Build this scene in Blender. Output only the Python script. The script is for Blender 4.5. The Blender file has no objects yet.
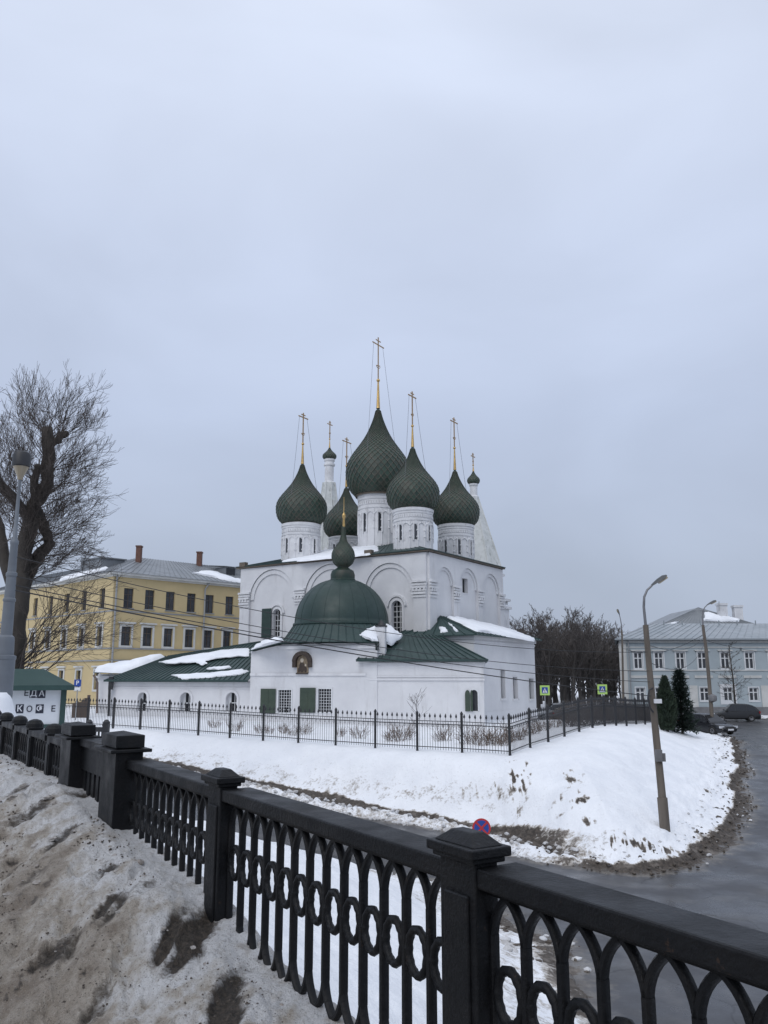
import bpy, bmesh, math, random
import numpy as np
from mathutils import Vector, Matrix
R = math.radians
scene = bpy.context.scene
col = scene.collection
random.seed(7); rng = np.random.default_rng(11)

# ------------------------------------------------------------------ camera, sky, sun, exposure
EYE = 6.0
FPX = 830.0; HOR = 676.0
PITCH = math.atan((HOR-512)/FPX)
cam_d = bpy.data.cameras.new('camera'); cam = bpy.data.objects.new('camera', cam_d); col.objects.link(cam)
cam.location = (0, 0, EYE); cam.rotation_euler = (math.pi/2+PITCH, 0, 0)
cam_d.sensor_fit = 'VERTICAL'; cam_d.sensor_height = 36.0; cam_d.sensor_width = 27.0
cam_d.lens = 36.0*FPX/1024; cam_d.clip_start = 0.05; cam_d.clip_end = 8000
scene.camera = cam
SUN_EL, SUN_AZ = 42, 205      # azimuth clockwise from +Y: behind the camera, a little to the left
w = bpy.data.worlds.new('World'); scene.world = w; w.use_nodes = True
nt = w.node_tree; nt.nodes.clear()
def N(t, tree=None, **kw):
    n = (tree or nt).nodes.new(t)
    for k, v in kw.items(): setattr(n, k, v)
    return n
out = N('ShaderNodeOutputWorld'); tc = N('ShaderNodeTexCoord'); sep = N('ShaderNodeSeparateXYZ')
nt.links.new(tc.outputs['Generated'], sep.inputs[0])
ramp = N('ShaderNodeValToRGB')
e = ramp.color_ramp.elements
e[0].position = 0.0; e[0].color = (.41, .47, .595, 1)
e[1].position = 1.0; e[1].color = (1.06, 1.11, 1.22, 1)
for p, c in ((.12, (.45, .515, .645, 1)), (.30, (.535, .615, .79, 1)), (.48, (.62, .70, .88, 1)), (.66, (.71, .785, .95, 1))):
    x = e.new(p); x.color = c
nt.links.new(sep.outputs[2], ramp.inputs[0])
mp = N('ShaderNodeMapping'); mp.inputs['Scale'].default_value = (1.0, 1.0, 2.0)
nt.links.new(tc.outputs['Generated'], mp.inputs[0])
nz = N('ShaderNodeTexNoise'); nz.inputs['Scale'].default_value = 2.3; nz.inputs['Detail'].default_value = 5; nz.inputs['Roughness'].default_value = .45
nz.inputs['Distortion'].default_value = .4
nt.links.new(mp.outputs[0], nz.inputs['Vector'])
mr = N('ShaderNodeMapRange'); mr.inputs[1].default_value = .3; mr.inputs[2].default_value = .72; mr.inputs[3].default_value = .90; mr.inputs[4].default_value = 1.10
nt.links.new(nz.outputs[0], mr.inputs[0])
mul = N('ShaderNodeVectorMath', operation='SCALE'); nt.links.new(ramp.outputs[0], mul.inputs[0]); nt.links.new(mr.outputs[0], mul.inputs['Scale'])
bg_cloud = N('ShaderNodeBackground'); bg_cloud.inputs[1].default_value = 1.0; nt.links.new(mul.outputs[0], bg_cloud.inputs[0])
sky = N('ShaderNodeTexSky', sky_type='NISHITA'); sky.sun_disc = False; sky.sun_elevation = R(SUN_EL); sky.sun_rotation = R(SUN_AZ)
bg_sky = N('ShaderNodeBackground'); bg_sky.inputs[1].default_value = 0.08; nt.links.new(sky.outputs[0], bg_sky.inputs[0])
mix = N('ShaderNodeMixShader'); mix.inputs[0].default_value = .95        # closed cloud cover over the clear sky
nt.links.new(bg_sky.outputs[0], mix.inputs[1]); nt.links.new(bg_cloud.outputs[0], mix.inputs[2]); nt.links.new(mix.outputs[0], out.inputs[0])
sd = bpy.data.lights.new('sun', 'SUN'); sd.energy = 0.9; sd.angle = R(35); sd.color = (1, .97, .93)
so = bpy.data.objects.new('sun', sd); col.objects.link(so)
az = R(SUN_AZ); sdir = Vector((math.sin(az)*math.cos(R(SUN_EL)), math.cos(az)*math.cos(R(SUN_EL)), math.sin(R(SUN_EL))))
so.rotation_euler = sdir.to_track_quat('Z', 'Y').to_euler(); so.location = (0, -20, 60)
vs = scene.view_settings; vs.view_transform = 'Standard'; vs.look = 'None'; vs.exposure = 0.0; vs.gamma = 1.0; vs.use_curve_mapping = False
try:
    scene.cycles.max_bounces = 6; scene.cycles.diffuse_bounces = 4; scene.cycles.use_denoising = True
except Exception: pass

# ------------------------------------------------------------------ helpers: measuring
cP, sP = math.cos(PITCH), math.sin(PITCH)
def ray(x, y):
    a = (x-384)/FPX; b = (512-y)/FPX
    return np.array([a, cP-b*sP, sP+b*cP])
CAM = np.array([0, 0, EYE])
def at(x, y, Y):
    r = ray(x, y); return CAM + r*(Y/r[1])
def hit(x, y, p, n):
    r = ray(x, y); n = np.array(n, float); return CAM + r*(np.dot(np.array(p, float)-CAM, n)/np.dot(r, n))
def vec(*a): return np.array(a, float)
def unit(v): v = np.array(v, float); return v/np.linalg.norm(v)
def sstep(a, b, x):
    t = np.clip((np.asarray(x, float)-a)/(b-a), 0, 1); return t*t*(3-2*t)
def _h(ix, iy, seed):
    v = (ix.astype(np.int64)*374761393 + iy.astype(np.int64)*668265263 + seed*982451653) & 0xffffffff
    v = ((v ^ (v >> 13))*1274126177) & 0xffffffff
    v = (v ^ (v >> 16)) & 0xffffffff
    return v/4294967295.0
def vnoise(x, y, seed=0):
    x = np.asarray(x, float); y = np.asarray(y, float)
    ix = np.floor(x); iy = np.floor(y); fx = x-ix; fy = y-iy
    fx = fx*fx*fx*(fx*(fx*6-15)+10); fy = fy*fy*fy*(fy*(fy*6-15)+10)
    a = _h(ix, iy, seed); b = _h(ix+1, iy, seed); c = _h(ix, iy+1, seed); d = _h(ix+1, iy+1, seed)
    return (a*(1-fx)+b*fx)*(1-fy)+(c*(1-fx)+d*fx)*fy
def fbm(x, y, oct=4, seed=0, gain=.5):
    s = 0; a = 1; t = 0
    for i in range(oct):
        s = s + a*vnoise(np.asarray(x)*2**i+i*17.3, np.asarray(y)*2**i-i*9.1, seed+i); t += a; a *= gain
    return s/t

# ------------------------------------------------------------------ helpers: objects
OFF = {}
def tag(o, label=None, cat=None, group=None, kind=None):
    if label: o['label'] = label
    if cat: o['category'] = cat
    if group: o['group'] = group
    if kind: o['kind'] = kind
    return o
def thing(name, loc, label, cat, group=None):
    o = bpy.data.objects.new(name, None); col.objects.link(o); o.location = tuple(map(float, loc)); o.empty_display_size = .3
    OFF[o.name] = np.array(loc, float)
    return tag(o, label, cat, group)
def copy_tree(o, parent=None):
    c = o.copy(); col.objects.link(c)
    if parent is not None:
        c.parent = parent; c.matrix_parent_inverse = Matrix()
    for ch in list(o.children): copy_tree(ch, c)
    return c
class MB:
    """collects world-space shapes and links them as one mesh object"""
    def __init__(s): s.v = []; s.f = []; s.uv = None; s.fa = None
    def add(s, vs, fs):
        n = len(s.v); s.v.extend([tuple(map(float, p)) for p in vs]); s.f.extend([tuple(i+n for i in f) for f in fs]); return s
    def quad(s, a, b, c, d): return s.add([a, b, c, d], [(0, 1, 2, 3)])
    def poly(s, pts): return s.add(pts, [tuple(range(len(pts)))])
    def box(s, c, u, v, w):
        """centre c, half-axis vectors u, v, w"""
        c, u, v, w = (np.array(q, float) for q in (c, u, v, w))
        p = [c+a*u+b*v+d*w for d in (-1, 1) for b in (-1, 1) for a in (-1, 1)]
        return s.add(p, [(0, 2, 3, 1), (4, 5, 7, 6), (0, 1, 5, 4), (1, 3, 7, 5), (3, 2, 6, 7), (2, 0, 4, 6)])
    def abox(s, x0, x1, y0, y1, z0, z1): return s.box(((x0+x1)/2, (y0+y1)/2, (z0+z1)/2), ((x1-x0)/2, 0, 0), (0, (y1-y0)/2, 0), (0, 0, (z1-z0)/2))
    def prism(s, pts, ex):
        """planar polygon pts extruded by vector ex"""
        pts = [np.array(p, float) for p in pts]; n = len(pts); ex = np.array(ex, float)
        fs = [tuple(range(n-1, -1, -1)), tuple(range(n, 2*n))]+[(i, (i+1) % n, n+(i+1) % n, n+i) for i in range(n)]
        return s.add(pts+[p+ex for p in pts], fs)
    def tube(s, path, rad, n=6, cap=True):
        path = [np.array(p, float) for p in path]; k = len(path)
        if not hasattr(rad, '__len__'): rad = [rad]*k
        vs = []; prev = None
        for i, p in enumerate(path):
            t = unit(path[min(i+1, k-1)]-path[max(i-1, 0)]+1e-9)
            if prev is None:
                a = np.cross(t, (0, 0, 1)) if abs(t[2]) < .9 else np.cross(t, (1, 0, 0))
            else: a = prev-t*np.dot(prev, t)
            a = unit(a); prev = a; b = np.cross(t, a)
            for j in range(n):
                q = 2*math.pi*j/n; vs.append(p+rad[i]*(a*math.cos(q)+b*math.sin(q)))
        fs = [(i*n+j, i*n+(j+1) % n, (i+1)*n+(j+1) % n, (i+1)*n+j) for i in range(k-1) for j in range(n)]
        if cap: fs += [tuple(range(n-1, -1, -1)), tuple(range((k-1)*n, k*n))]
        return s.add(vs, fs)
    def bar(s, a, b, wid, hgt, up=(0, 0, 1)):
        a = np.array(a, float); b = np.array(b, float); d = b-a; L = np.linalg.norm(d); t = d/L
        side = unit(np.cross(t, up)); u2 = np.cross(side, t)
        return s.box((a+b)/2, t*L/2, side*wid/2, u2*hgt/2)
    def lathe(s, c, prof, n=32, closed_top=True, closed_bot=False, sq=None):
        c = np.array(c, float); vs = []
        for r, z in prof:
            for j in range(n):
                q = 2*math.pi*(j+.5)/n; vs.append(c+vec(r*math.cos(q), r*math.sin(q), z))
        k = len(prof)
        fs = [(i*n+j, i*n+(j+1) % n, (i+1)*n+(j+1) % n, (i+1)*n+j) for i in range(k-1) for j in range(n)]
        if closed_top: fs.append(tuple(range((k-1)*n, k*n)))
        if closed_bot: fs.append(tuple(range(n-1, -1, -1)))
        return s.add(vs, fs)
    def build(s, name, m, parent=None, smooth=False, kind=None, label=None, local=False, fix=True):
        me = bpy.data.meshes.new(name)
        off = OFF.get(parent.name, np.zeros(3)) if parent is not None else np.zeros(3)
        V = np.array(s.v, float).reshape(-1, 3)
        if not local: V = V-off
        me.from_pydata(V.tolist(), [], s.f)
        if fix and len(s.f) < 60000:
            bm = bmesh.new(); bm.from_mesh(me); bmesh.ops.recalc_face_normals(bm, faces=bm.faces); bm.to_mesh(me); bm.free()
        if smooth is True: me.polygons.foreach_set('use_smooth', [True]*len(me.polygons))
        elif smooth:
            me.polygons.foreach_set('use_smooth', [True]*len(me.polygons)); me.set_sharp_from_angle(angle=R(smooth))
        for q in (m if isinstance(m, (list, tuple)) else [m]): me.materials.append(q)
        o = bpy.data.objects.new(name, me); col.objects.link(o)
        if parent is not None: o.parent = parent; OFF[o.name] = off
        if kind: o['kind'] = kind
        if label: o['label'] = label
        return o

# ------------------------------------------------------------------ helpers: materials
def new_mat(name):
    m = bpy.data.materials.new(name); m.use_nodes = True
    return m, m.node_tree, m.node_tree.nodes['Principled BSDF']
def L(t, a, b): t.links.new(a, b)
def noise_node(t, vecout, scale, detail=4, rough=.55, stretch=None):
    if stretch is not None:
        q = N('ShaderNodeMapping', t); q.inputs['Scale'].default_value = stretch; L(t, vecout, q.inputs[0]); vecout = q.outputs[0]
    n = N('ShaderNodeTexNoise', t); n.inputs['Scale'].default_value = scale; n.inputs['Detail'].default_value = detail; n.inputs['Roughness'].default_value = rough
    L(t, vecout, n.inputs['Vector']); return n.outputs[0]
def rng_node(t, v, a, b, c=0., d=1., smooth=False):
    n = N('ShaderNodeMapRange', t)
    if smooth: n.interpolation_type = 'SMOOTHSTEP'
    for i, q in enumerate((a, b, c, d)): n.inputs[i+1].default_value = q
    L(t, v, n.inputs[0]); return n.outputs[0]
def mixc(t, f, a, b):
    n = N('ShaderNodeMix', t); n.data_type = 'RGBA'
    if hasattr(f, 'is_linked'): L(t, f, n.inputs[0])
    else: n.inputs[0].default_value = f
    for s, q in ((n.inputs[6], a), (n.inputs[7], b)):
        if hasattr(q, 'is_linked'): L(t, q, s)
        else: s.default_value = (*q, 1)
    return n.outputs[2]
def math_node(t, op, a, b=None):
    n = N('ShaderNodeMath', t, operation=op)
    for i, q in enumerate((a, b)):
        if q is None: continue
        if hasattr(q, 'is_linked'): L(t, q, n.inputs[i])
        else: n.inputs[i].default_value = q
    return n.outputs[0]
def bump(t, b, h, strength=.3, dist=.02):
    n = N('ShaderNodeBump', t); n.inputs['Strength'].default_value = strength; n.inputs['Distance'].default_value = dist
    L(t, h, n.inputs['Height']); L(t, n.outputs[0], b.inputs['Normal'])
def mat(name, c1, c2=None, scale=1.5, rough=.7, stretch=None, lo=.35, hi=.65, spots=None, bump_s=0, bump_scale=20, metal=0, spec=None, rvar=0):
    """base colour c1 wandering to c2, an optional third stain colour, fine bump"""
    m, t, b = new_mat(name)
    tcn = N('ShaderNodeTexCoord', t).outputs['Object']
    b.inputs['Roughness'].default_value = rough; b.inputs['Metallic'].default_value = metal
    if spec is not None: b.inputs['Specular IOR Level'].default_value = spec
    c = None
    if c2 is not None:
        f = rng_node(t, noise_node(t, tcn, scale, 5, .6, stretch), lo, hi)
        c = mixc(t, f, c1, c2)
        if spots:
            sc, sp_scale, a, bb, st = spots
            f2 = rng_node(t, noise_node(t, tcn, sp_scale, 6, .65, st), a, bb); c = mixc(t, f2, c, sc)
        L(t, c, b.inputs['Base Color'])
    else: b.inputs['Base Color'].default_value = (*c1, 1)
    if rvar: L(t, rng_node(t, noise_node(t, tcn, scale*2.3, 4), .3, .7, rough-rvar, rough+rvar), b.inputs['Roughness'])
    if bump_s: bump(t, b, noise_node(t, tcn, bump_scale, 6, .6), bump_s, .02)
    return m
M = {}
M['plaster'] = mat('white_plaster', (.70, .70, .71), (.59, .59, .605), .6, .85, lo=.35, hi=.8, spots=((.47, .46, .455), 1.2, .58, .84, (1, 1, .18)), bump_s=.45, bump_scale=5)
M['plaster_grime'] = mat('weathered_whitewash', (.74, .74, .75), (.58, .58, .59), 1.0, .88, lo=.35, hi=.7, spots=((.36, .35, .34), 2.2, .58, .80, (1, 1, .5)), bump_s=.4, bump_scale=6)
M['tent'] = mat('weathered_lime_tent', (.66, .67, .66), (.48, .50, .48), 1.6, .9, lo=.3, hi=.7, spots=((.28, .29, .27), 2.8, .55, .75, (1, 1, .6)), bump_s=.5, bump_scale=5)
M['dome_green'] = mat('dark_green_paint', (.012, .032, .028), (.018, .042, .036), .7, .5, spots=((.03, .058, .052), 3, .55, .8, None), rvar=.08)
M['roof_green'] = mat('green_roof_sheet', (.019, .043, .041), (.027, .056, .052), .5, .5, spots=((.045, .068, .062), 2, .58, .8, None), rvar=.08)
M['shutter'] = mat('green_shutter_iron', (.035, .056, .04), (.046, .066, .045), 2, .6)
M['shutter_dark'] = mat('dark_green_shutter', (.018, .04, .035), (.025, .05, .042), 2, .6)
M['gold'] = mat('gilded_metal', (.62, .42, .17), (.45, .30, .12), 4, .35, metal=.8)
M['cross'] = mat('tarnished_gilt', (.42, .28, .14), (.30, .20, .11), 4, .45, metal=.6)
M['eave_brown'] = mat('brown_eave_board', (.16, .13, .10), (.10, .085, .07), 2, .8)
M['glass_dark'] = mat('dark_window_glass', (.02, .022, .026), None, rough=.12)
M['glass_grey'] = mat('curtained_glass', (.06, .065, .075), (.025, .028, .034), .8, .15)
M['white_wood'] = mat('white_painted_wood', (.72, .73, .74), (.62, .63, .64), 2, .55)
M['iron_black'] = mat('black_iron_paint', (.018, .019, .022), (.03, .031, .034), 3, .5)
M['chain'] = mat('dull_chain_steel', (.16, .16, .17), None, rough=.5)
M['cable'] = mat('black_cable', (.03, .03, .033), None, rough=.6)
M['yellow'] = mat('ochre_stucco', (.56, .445, .245), (.50, .40, .22), .35, .85, spots=((.34, .27, .16), .9, .6, .85, (1, 1, .3)), bump_s=.2, bump_scale=8)
M['cream_trim'] = mat('pale_window_trim', (.60, .60, .58), (.50, .50, .48), 1, .8)
M['ledge_grey'] = mat('zinc_ledge', (.30, .31, .32), (.22, .23, .24), 1, .55)
M['grey_roof'] = mat('grey_sheet_roof', (.17, .185, .20), (.22, .235, .25), .4, .45, spots=((.12, .12, .12), .8, .6, .8, None), rvar=.1)
M['blue_roof'] = mat('pale_zinc_roof', (.24, .27, .29), (.31, .335, .355), .5, .45, spots=((.15, .14, .13), 1.0, .58, .8, (.5, 2, 1)), rvar=.1)
M['brick'] = mat('red_brick', (.17, .085, .062), (.12, .065, .05), 4, .85)
M['blue_wall'] = mat('pale_blue_stucco', (.395, .452, .478), (.35, .40, .425), .4, .85, spots=((.29, .33, .35), 1.2, .6, .85, (1, 1, .3)), bump_s=.15, bump_scale=8)
M['plinth'] = mat('grey_plinth', (.20, .20, .205), (.14, .14, .145), 1, .85)
M['pipe'] = mat('grey_drainpipe', (.28, .29, .30), None, rough=.5)
M['pipe_brown'] = mat('brown_drainpipe', (.16, .12, .10), None, rough=.55)
M['trunk'] = mat('dark_bark', (.034, .029, .025), (.06, .052, .044), 3, .9, stretch=(1, 1, .3), bump_s=.6, bump_scale=14)
M['twig'] = mat('brown_twigs', (.052, .042, .037), (.078, .063, .054), 2, .85)
M['grove_trunk'] = mat('grove_bark', (.045, .041, .039), (.065, .06, .057), 1, .9)
M['grove_twig'] = mat('grove_twigs', (.082, .072, .068), (.11, .098, .092), .3, .9)
M['shrub'] = mat('dry_shrub_stems', (.12, .085, .065), (.17, .125, .095), 3, .9)
M['thuja'] = mat('thuja_green', (.014, .026, .016), (.025, .042, .022), 3, .8)
M['spruce'] = mat('spruce_green', (.012, .024, .019), (.022, .038, .028), 3, .8)
M['wood_pole'] = mat('weathered_concrete_pole', (.17, .145, .12), (.11, .095, .08), 2.5, .9, stretch=(1, 1, .2), bump_s=.4, bump_scale=18)
M['steel_grey'] = mat('galvanised_bracket', (.20, .20, .21), (.14, .14, .15), 4, .5, metal=.4)
M['lamp_housing'] = mat('lamp_housing', (.07, .075, .08), None, rough=.5)
M['lamp_glass'] = mat('lamp_glass', (.35, .30, .22), None, rough=.25)
M['post_grey'] = mat('pale_grey_mast_paint', (.17, .19, .215), (.13, .145, .165), 1.5, .5)
M['kiosk_white'] = mat('white_kiosk_panel', (.72, .74, .76), (.66, .68, .70), 1, .6)
M['kiosk_green'] = mat('kiosk_green_sheet', (.022, .055, .05), (.03, .068, .06), 1, .5)
M['ink'] = mat('dark_blue_ink', (.02, .022, .04), None, rough=.6)
M['paper'] = mat('white_letter', (.75, .76, .78), None, rough=.6)
M['sign_blue'] = mat('sign_blue', (.015, .06, .30), None, rough=.4)
M['sign_red'] = mat('sign_red', (.45, .03, .03), None, rough=.4)
M['sign_white'] = mat('sign_white', (.75, .76, .78), None, rough=.4)
M['sign_lime'] = mat('fluorescent_sign_border', (.42, .62, .16), None, rough=.4)
M['sign_black'] = mat('sign_black', (.02, .02, .02), None, rough=.5)
M['car_black'] = mat('black_car_paint', (.012, .013, .016), None, rough=.25)
M['car_grey'] = mat('dark_grey_car_paint', (.030, .031, .034), None, rough=.28, metal=.3)
M['car_silver'] = mat('silver_car_paint', (.30, .31, .32), None, rough=.3, metal=.4)
M['car_beige'] = mat('brown_car_paint', (.12, .10, .085), None, rough=.35, metal=.2)
M['tyre'] = mat('tyre_rubber', (.018, .018, .018), None, rough=.85)
M['rim'] = mat('alloy_rim', (.30, .30, .31), None, rough=.35, metal=.6)
M['light_clear'] = mat('headlight_glass', (.55, .57, .60), None, rough=.15)
M['light_red'] = mat('tail_light', (.25, .012, .012), None, rough=.25)
M['icon_gold'] = mat('faded_icon_ground', (.26, .20, .13), (.18, .14, .095), 6, .6)
M['icon_dark'] = mat('icon_dark_red', (.035, .024, .020), (.06, .042, .03), 6, .6)
M['icon_pale'] = mat('icon_pale', (.50, .44, .36), None, rough=.6)
M['wood_brown'] = mat('brown_stained_boards', (.07, .052, .042), (.10, .075, .06), 3, .85, stretch=(1, 1, .2))
def snow_mat():
    m, t, b = new_mat('clean_snow'); o = N('ShaderNodeTexCoord', t).outputs['Object']
    f = rng_node(t, noise_node(t, o, .9, 5), .35, .75); L(t, mixc(t, f, (.86, .88, .91), (.76, .78, .82)), b.inputs['Base Color'])
    b.inputs['Roughness'].default_value = .75; b.inputs['Specular IOR Level'].default_value = .25
    bump(t, b, noise_node(t, o, 7, 6), .4, .04); return m
M['snow'] = snow_mat()
# railing paint: black enamel, worn and dusty on top
def rail_mat():
    m, t, b = new_mat('railing_black_enamel'); o = N('ShaderNodeTexCoord', t).outputs['Object']
    f = rng_node(t, noise_node(t, o, 9, 7, .7), .42, .75); c = mixc(t, f, (.0035, .004, .0052), (.009, .009, .010))
    g = rng_node(t, noise_node(t, o, 2.2, 5, .6), .5, .8); c = mixc(t, g, c, (.015, .013, .012))
    c = mixc(t, rng_node(t, noise_node(t, o, 17, 7, .75), .64, .70), c, (.040, .024, .016))
    c = mixc(t, rng_node(t, noise_node(t, o, 3.1, 7, .75, (1, 1, .3)), .60, .78), c, (.030, .028, .026))
    L(t, c, b.inputs['Base Color'])
    L(t, rng_node(t, noise_node(t, o, 5, 6), .3, .7, .34, .62), b.inputs['Roughness'])
    b.inputs['Specular IOR Level'].default_value = .28
    bump(t, b, noise_node(t, o, 55, 6, .65), .8, .006); return m
M['rail'] = rail_mat()
# onion dome scales: every scale has its own shade
def scale_mat():
    m, t, b = new_mat('green_glazed_scales'); o = N('ShaderNodeTexCoord', t).outputs['Object']
    at_ = N('ShaderNodeAttribute', t); at_.attribute_name = 'shade'
    c = mixc(t, at_.outputs['Fac'], (.011, .030, .021), (.031, .060, .041))
    f = rng_node(t, noise_node(t, o, 1.3, 5), .48, .75); c = mixc(t, f, c, (.050, .048, .036))
    L(t, c, b.inputs['Base Color']); b.inputs['Roughness'].default_value = .5
    return m
M['scale'] = scale_mat()
M['scale_edge'] = mat('scale_edge_rust', (.125, .108, .085), (.075, .082, .062), 2, .7)

# ------------------------------------------------------------------ the ground: street, bank, plateau, embankment slope
RT = vec(-.52973, .84817); RN = vec(.84817, .52973); RM = vec(-1.6857, 6.02904)   # railing line: along, outward, origin
ZN = .1
def atz(x, y, z):
    r = ray(x, y); return (CAM+r*((z-EYE)/r[2]))[:2]
FENCE_C = vec(5.485, 37.5); FL = vec(-.0525, .0329)*37.5; FR = vec(.0341, .0588)*37.5*.985
FD = unit(FL); FNn = vec(FD[1], -FD[0])*-1                 # along the front fence, and from the street towards it
if FNn[1] < 0: FNn = -FNn
SC = FENCE_C-FNn*5.3                                       # street edge opposite the fence corner
near_edge = [atz(640, 1080, ZN), atz(606, 1024, ZN), atz(560, 951, ZN), atz(448, 886, ZN), vec(-1.7, 27.2), vec(-9.5, 32.2)]
far_edge = [atz(640, 874, ZN), atz(560, 866, ZN), atz(520, 855, ZN), vec(2.35, 33.2), SC+FD*4.5-FNn*.2, SC+FD*11, SC+FD*18, SC+FD*24]
sdir2 = FD
ROAD = [vec(7.5, -6), vec(4.2, 6)]+near_edge+[near_edge[-1]+sdir2*14, near_edge[-1]+sdir2*90, far_edge[-1]+sdir2*60]+far_edge[::-1] + [
    atz(690, 866, .12), atz(722, 850, .15), vec(14.1, 34.5), vec(17.0, 41), vec(20.4, 49), vec(22.9, 55), vec(24.8, 60), vec(25.6, 64), vec(25, 68), vec(22, 71.5),
    vec(14, 77), vec(-10, 92), vec(-16, 103), vec(20, 92.5), vec(24.5, 89.4), vec(80, 88.6), vec(160, 88), vec(160, 72), vec(54, 66), vec(38, 56), vec(30, 36), vec(27, 20), vec(24, -6)]
ROAD = np.array(ROAD)
def poly_sd(x, y, P):
    x = np.asarray(x, float); y = np.asarray(y, float)
    d2 = np.full(x.shape, 1e18); ins = np.zeros(x.shape, bool); n = len(P)
    for i in range(n):
        ax, ay = P[i]; bx, by = P[(i+1) % n]; ex, ey = bx-ax, by-ay; L2 = ex*ex+ey*ey
        t = np.clip(((x-ax)*ex+(y-ay)*ey)/L2, 0, 1); dx = x-ax-t*ex; dy = y-ay-t*ey
        d2 = np.minimum(d2, dx*dx+dy*dy)
        if abs(by-ay) > 1e-12:
            c = ((ay > y) != (by > y)) & (x < (bx-ax)*(y-ay)/(by-ay)+ax); ins ^= c
    return np.where(ins, -1, 1)*np.sqrt(d2)
def zroad(x, y):
    wr = sstep(4, 12, x)
    z = np.interp(y, [0, 27, 40, 52, 60, 75, 200], [0, 0, .42, 1.15, 1.45, 1.55, 1.6])
    u = (np.asarray(x)-SC[0])*FD[0]+(np.asarray(y)-SC[1])*FD[1]
    zl = np.interp(u, [-3, 0, 4.5, 9.2, 18.6, 30, 60], [0, .12, .38, .78, 1.60, 2.2, 2.4])*(1-sstep(2, 7, x))
    return ZN+zl+z*wr+np.where(np.asarray(y) > 62, (1-wr)*(1.45-zl)*sstep(62, 76, y), 0)
def side_r(x, y): return (x-RM[0])*RN[0]+(y-RM[1])*RN[1]
def terrain(x, y, detail=True, parts=False):
    x = np.asarray(x, float); y = np.asarray(y, float)
    wob = (fbm(x*.55, y*.55, 3, 5)-.5)*.9 if detail else 0
    d0 = poly_sd(x, y, ROAD); d = d0+wob*np.clip(1, 0, 1)*.8
    zr = zroad(x, y); r = side_r(x, y)
    along = (x-RM[0])*RT[0]+(y-RM[1])*RT[1]
    # which side of the street: near embankment or the church bank
    mid_y = np.interp(x, [-80, -9.5, -1.7, 2, 4, 9], [85, 36.0, 31.2, 28.2, 25, 22])
    near = (y < mid_y) & (x < 9)
    t = np.clip(r, .0, None)/(np.clip(r, .0, None)+np.clip(d0, 0, None)+1e-6)
    slope = zr+.05+(4.62-zr)*(1-t)**1.12
    slope = np.where(r < .1, np.where(along > 12, 4.5, 3.9), slope)
    emb = slope+(sstep(0, .8, d0)*(fbm(x*.8, y*.8, 4, 3)-.5)*.35 if detail else 0)
    # church bank
    plat = 2.6+.35*sstep(2, -18, x)-.85*sstep(62, 80, y)*sstep(4, 14, x)
    wr = sstep(3.5, 8.5, x)
    d1 = np.maximum(d, 0)
    flat = (2.7-.5*sstep(-5, 3, x))*(1-wr)+.6*wr
    wid = (2.7+.3*sstep(-3, 4, x))*(1-wr)+6.6*wr
    q = np.clip((d1-flat)/wid, 0, 1)
    S = .55*(q*q*(3-2*q))+.45*(1-(1-q)**2)
    berm = .22*sstep(0, .3, d1)*(1-sstep(.5, .85, d1))*(1-wr)+.16*wr*sstep(0, .6, d1)
    mound = .42*np.exp(-(((x-13.5)/5)**2+((y-47)/8)**2))
    lump = ((fbm(x*.35, y*.35, 4, 21)-.5)*.45+(fbm(x*1.7, y*1.7, 4, 23)-.5)*.16)*sstep(.6, 3.5, d1) if detail else 0
    rubble = (fbm(x*3.2, y*3.2, 4, 29)-.45)*.34*sstep(0, .35, d1)*(1-sstep(1.8, 2.8, d1)) if detail else 0
    quiet = sstep(0, 4, y-(37.5+.0))*0
    bank = zr+berm+(plat-zr)*S+mound*S+lump*(.35+.65*(1-S))+rubble
    z = np.where(near, emb, bank)
    rd = zr+((fbm(x*.5, y*.5, 3, 31)-.5)*.05 if detail else 0)
    z = np.where(d <= 0, rd, z)
    if parts: return z, d, near, wr, S, d1, r
    return z
def ground_hit(px_, py_, y0=12, y1=110):
    Y = np.linspace(y0, y1, 1200); r = ray(px_, py_)
    P = CAM[None]+r[None]*(Y/r[1])[:, None]
    z = terrain(P[:, 0], P[:, 1], False); k = np.argmax(P[:, 2] <= z)
    return P[k]
def gz(x, y): return float(terrain(np.array([x]), np.array([y]), True)[0])

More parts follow.
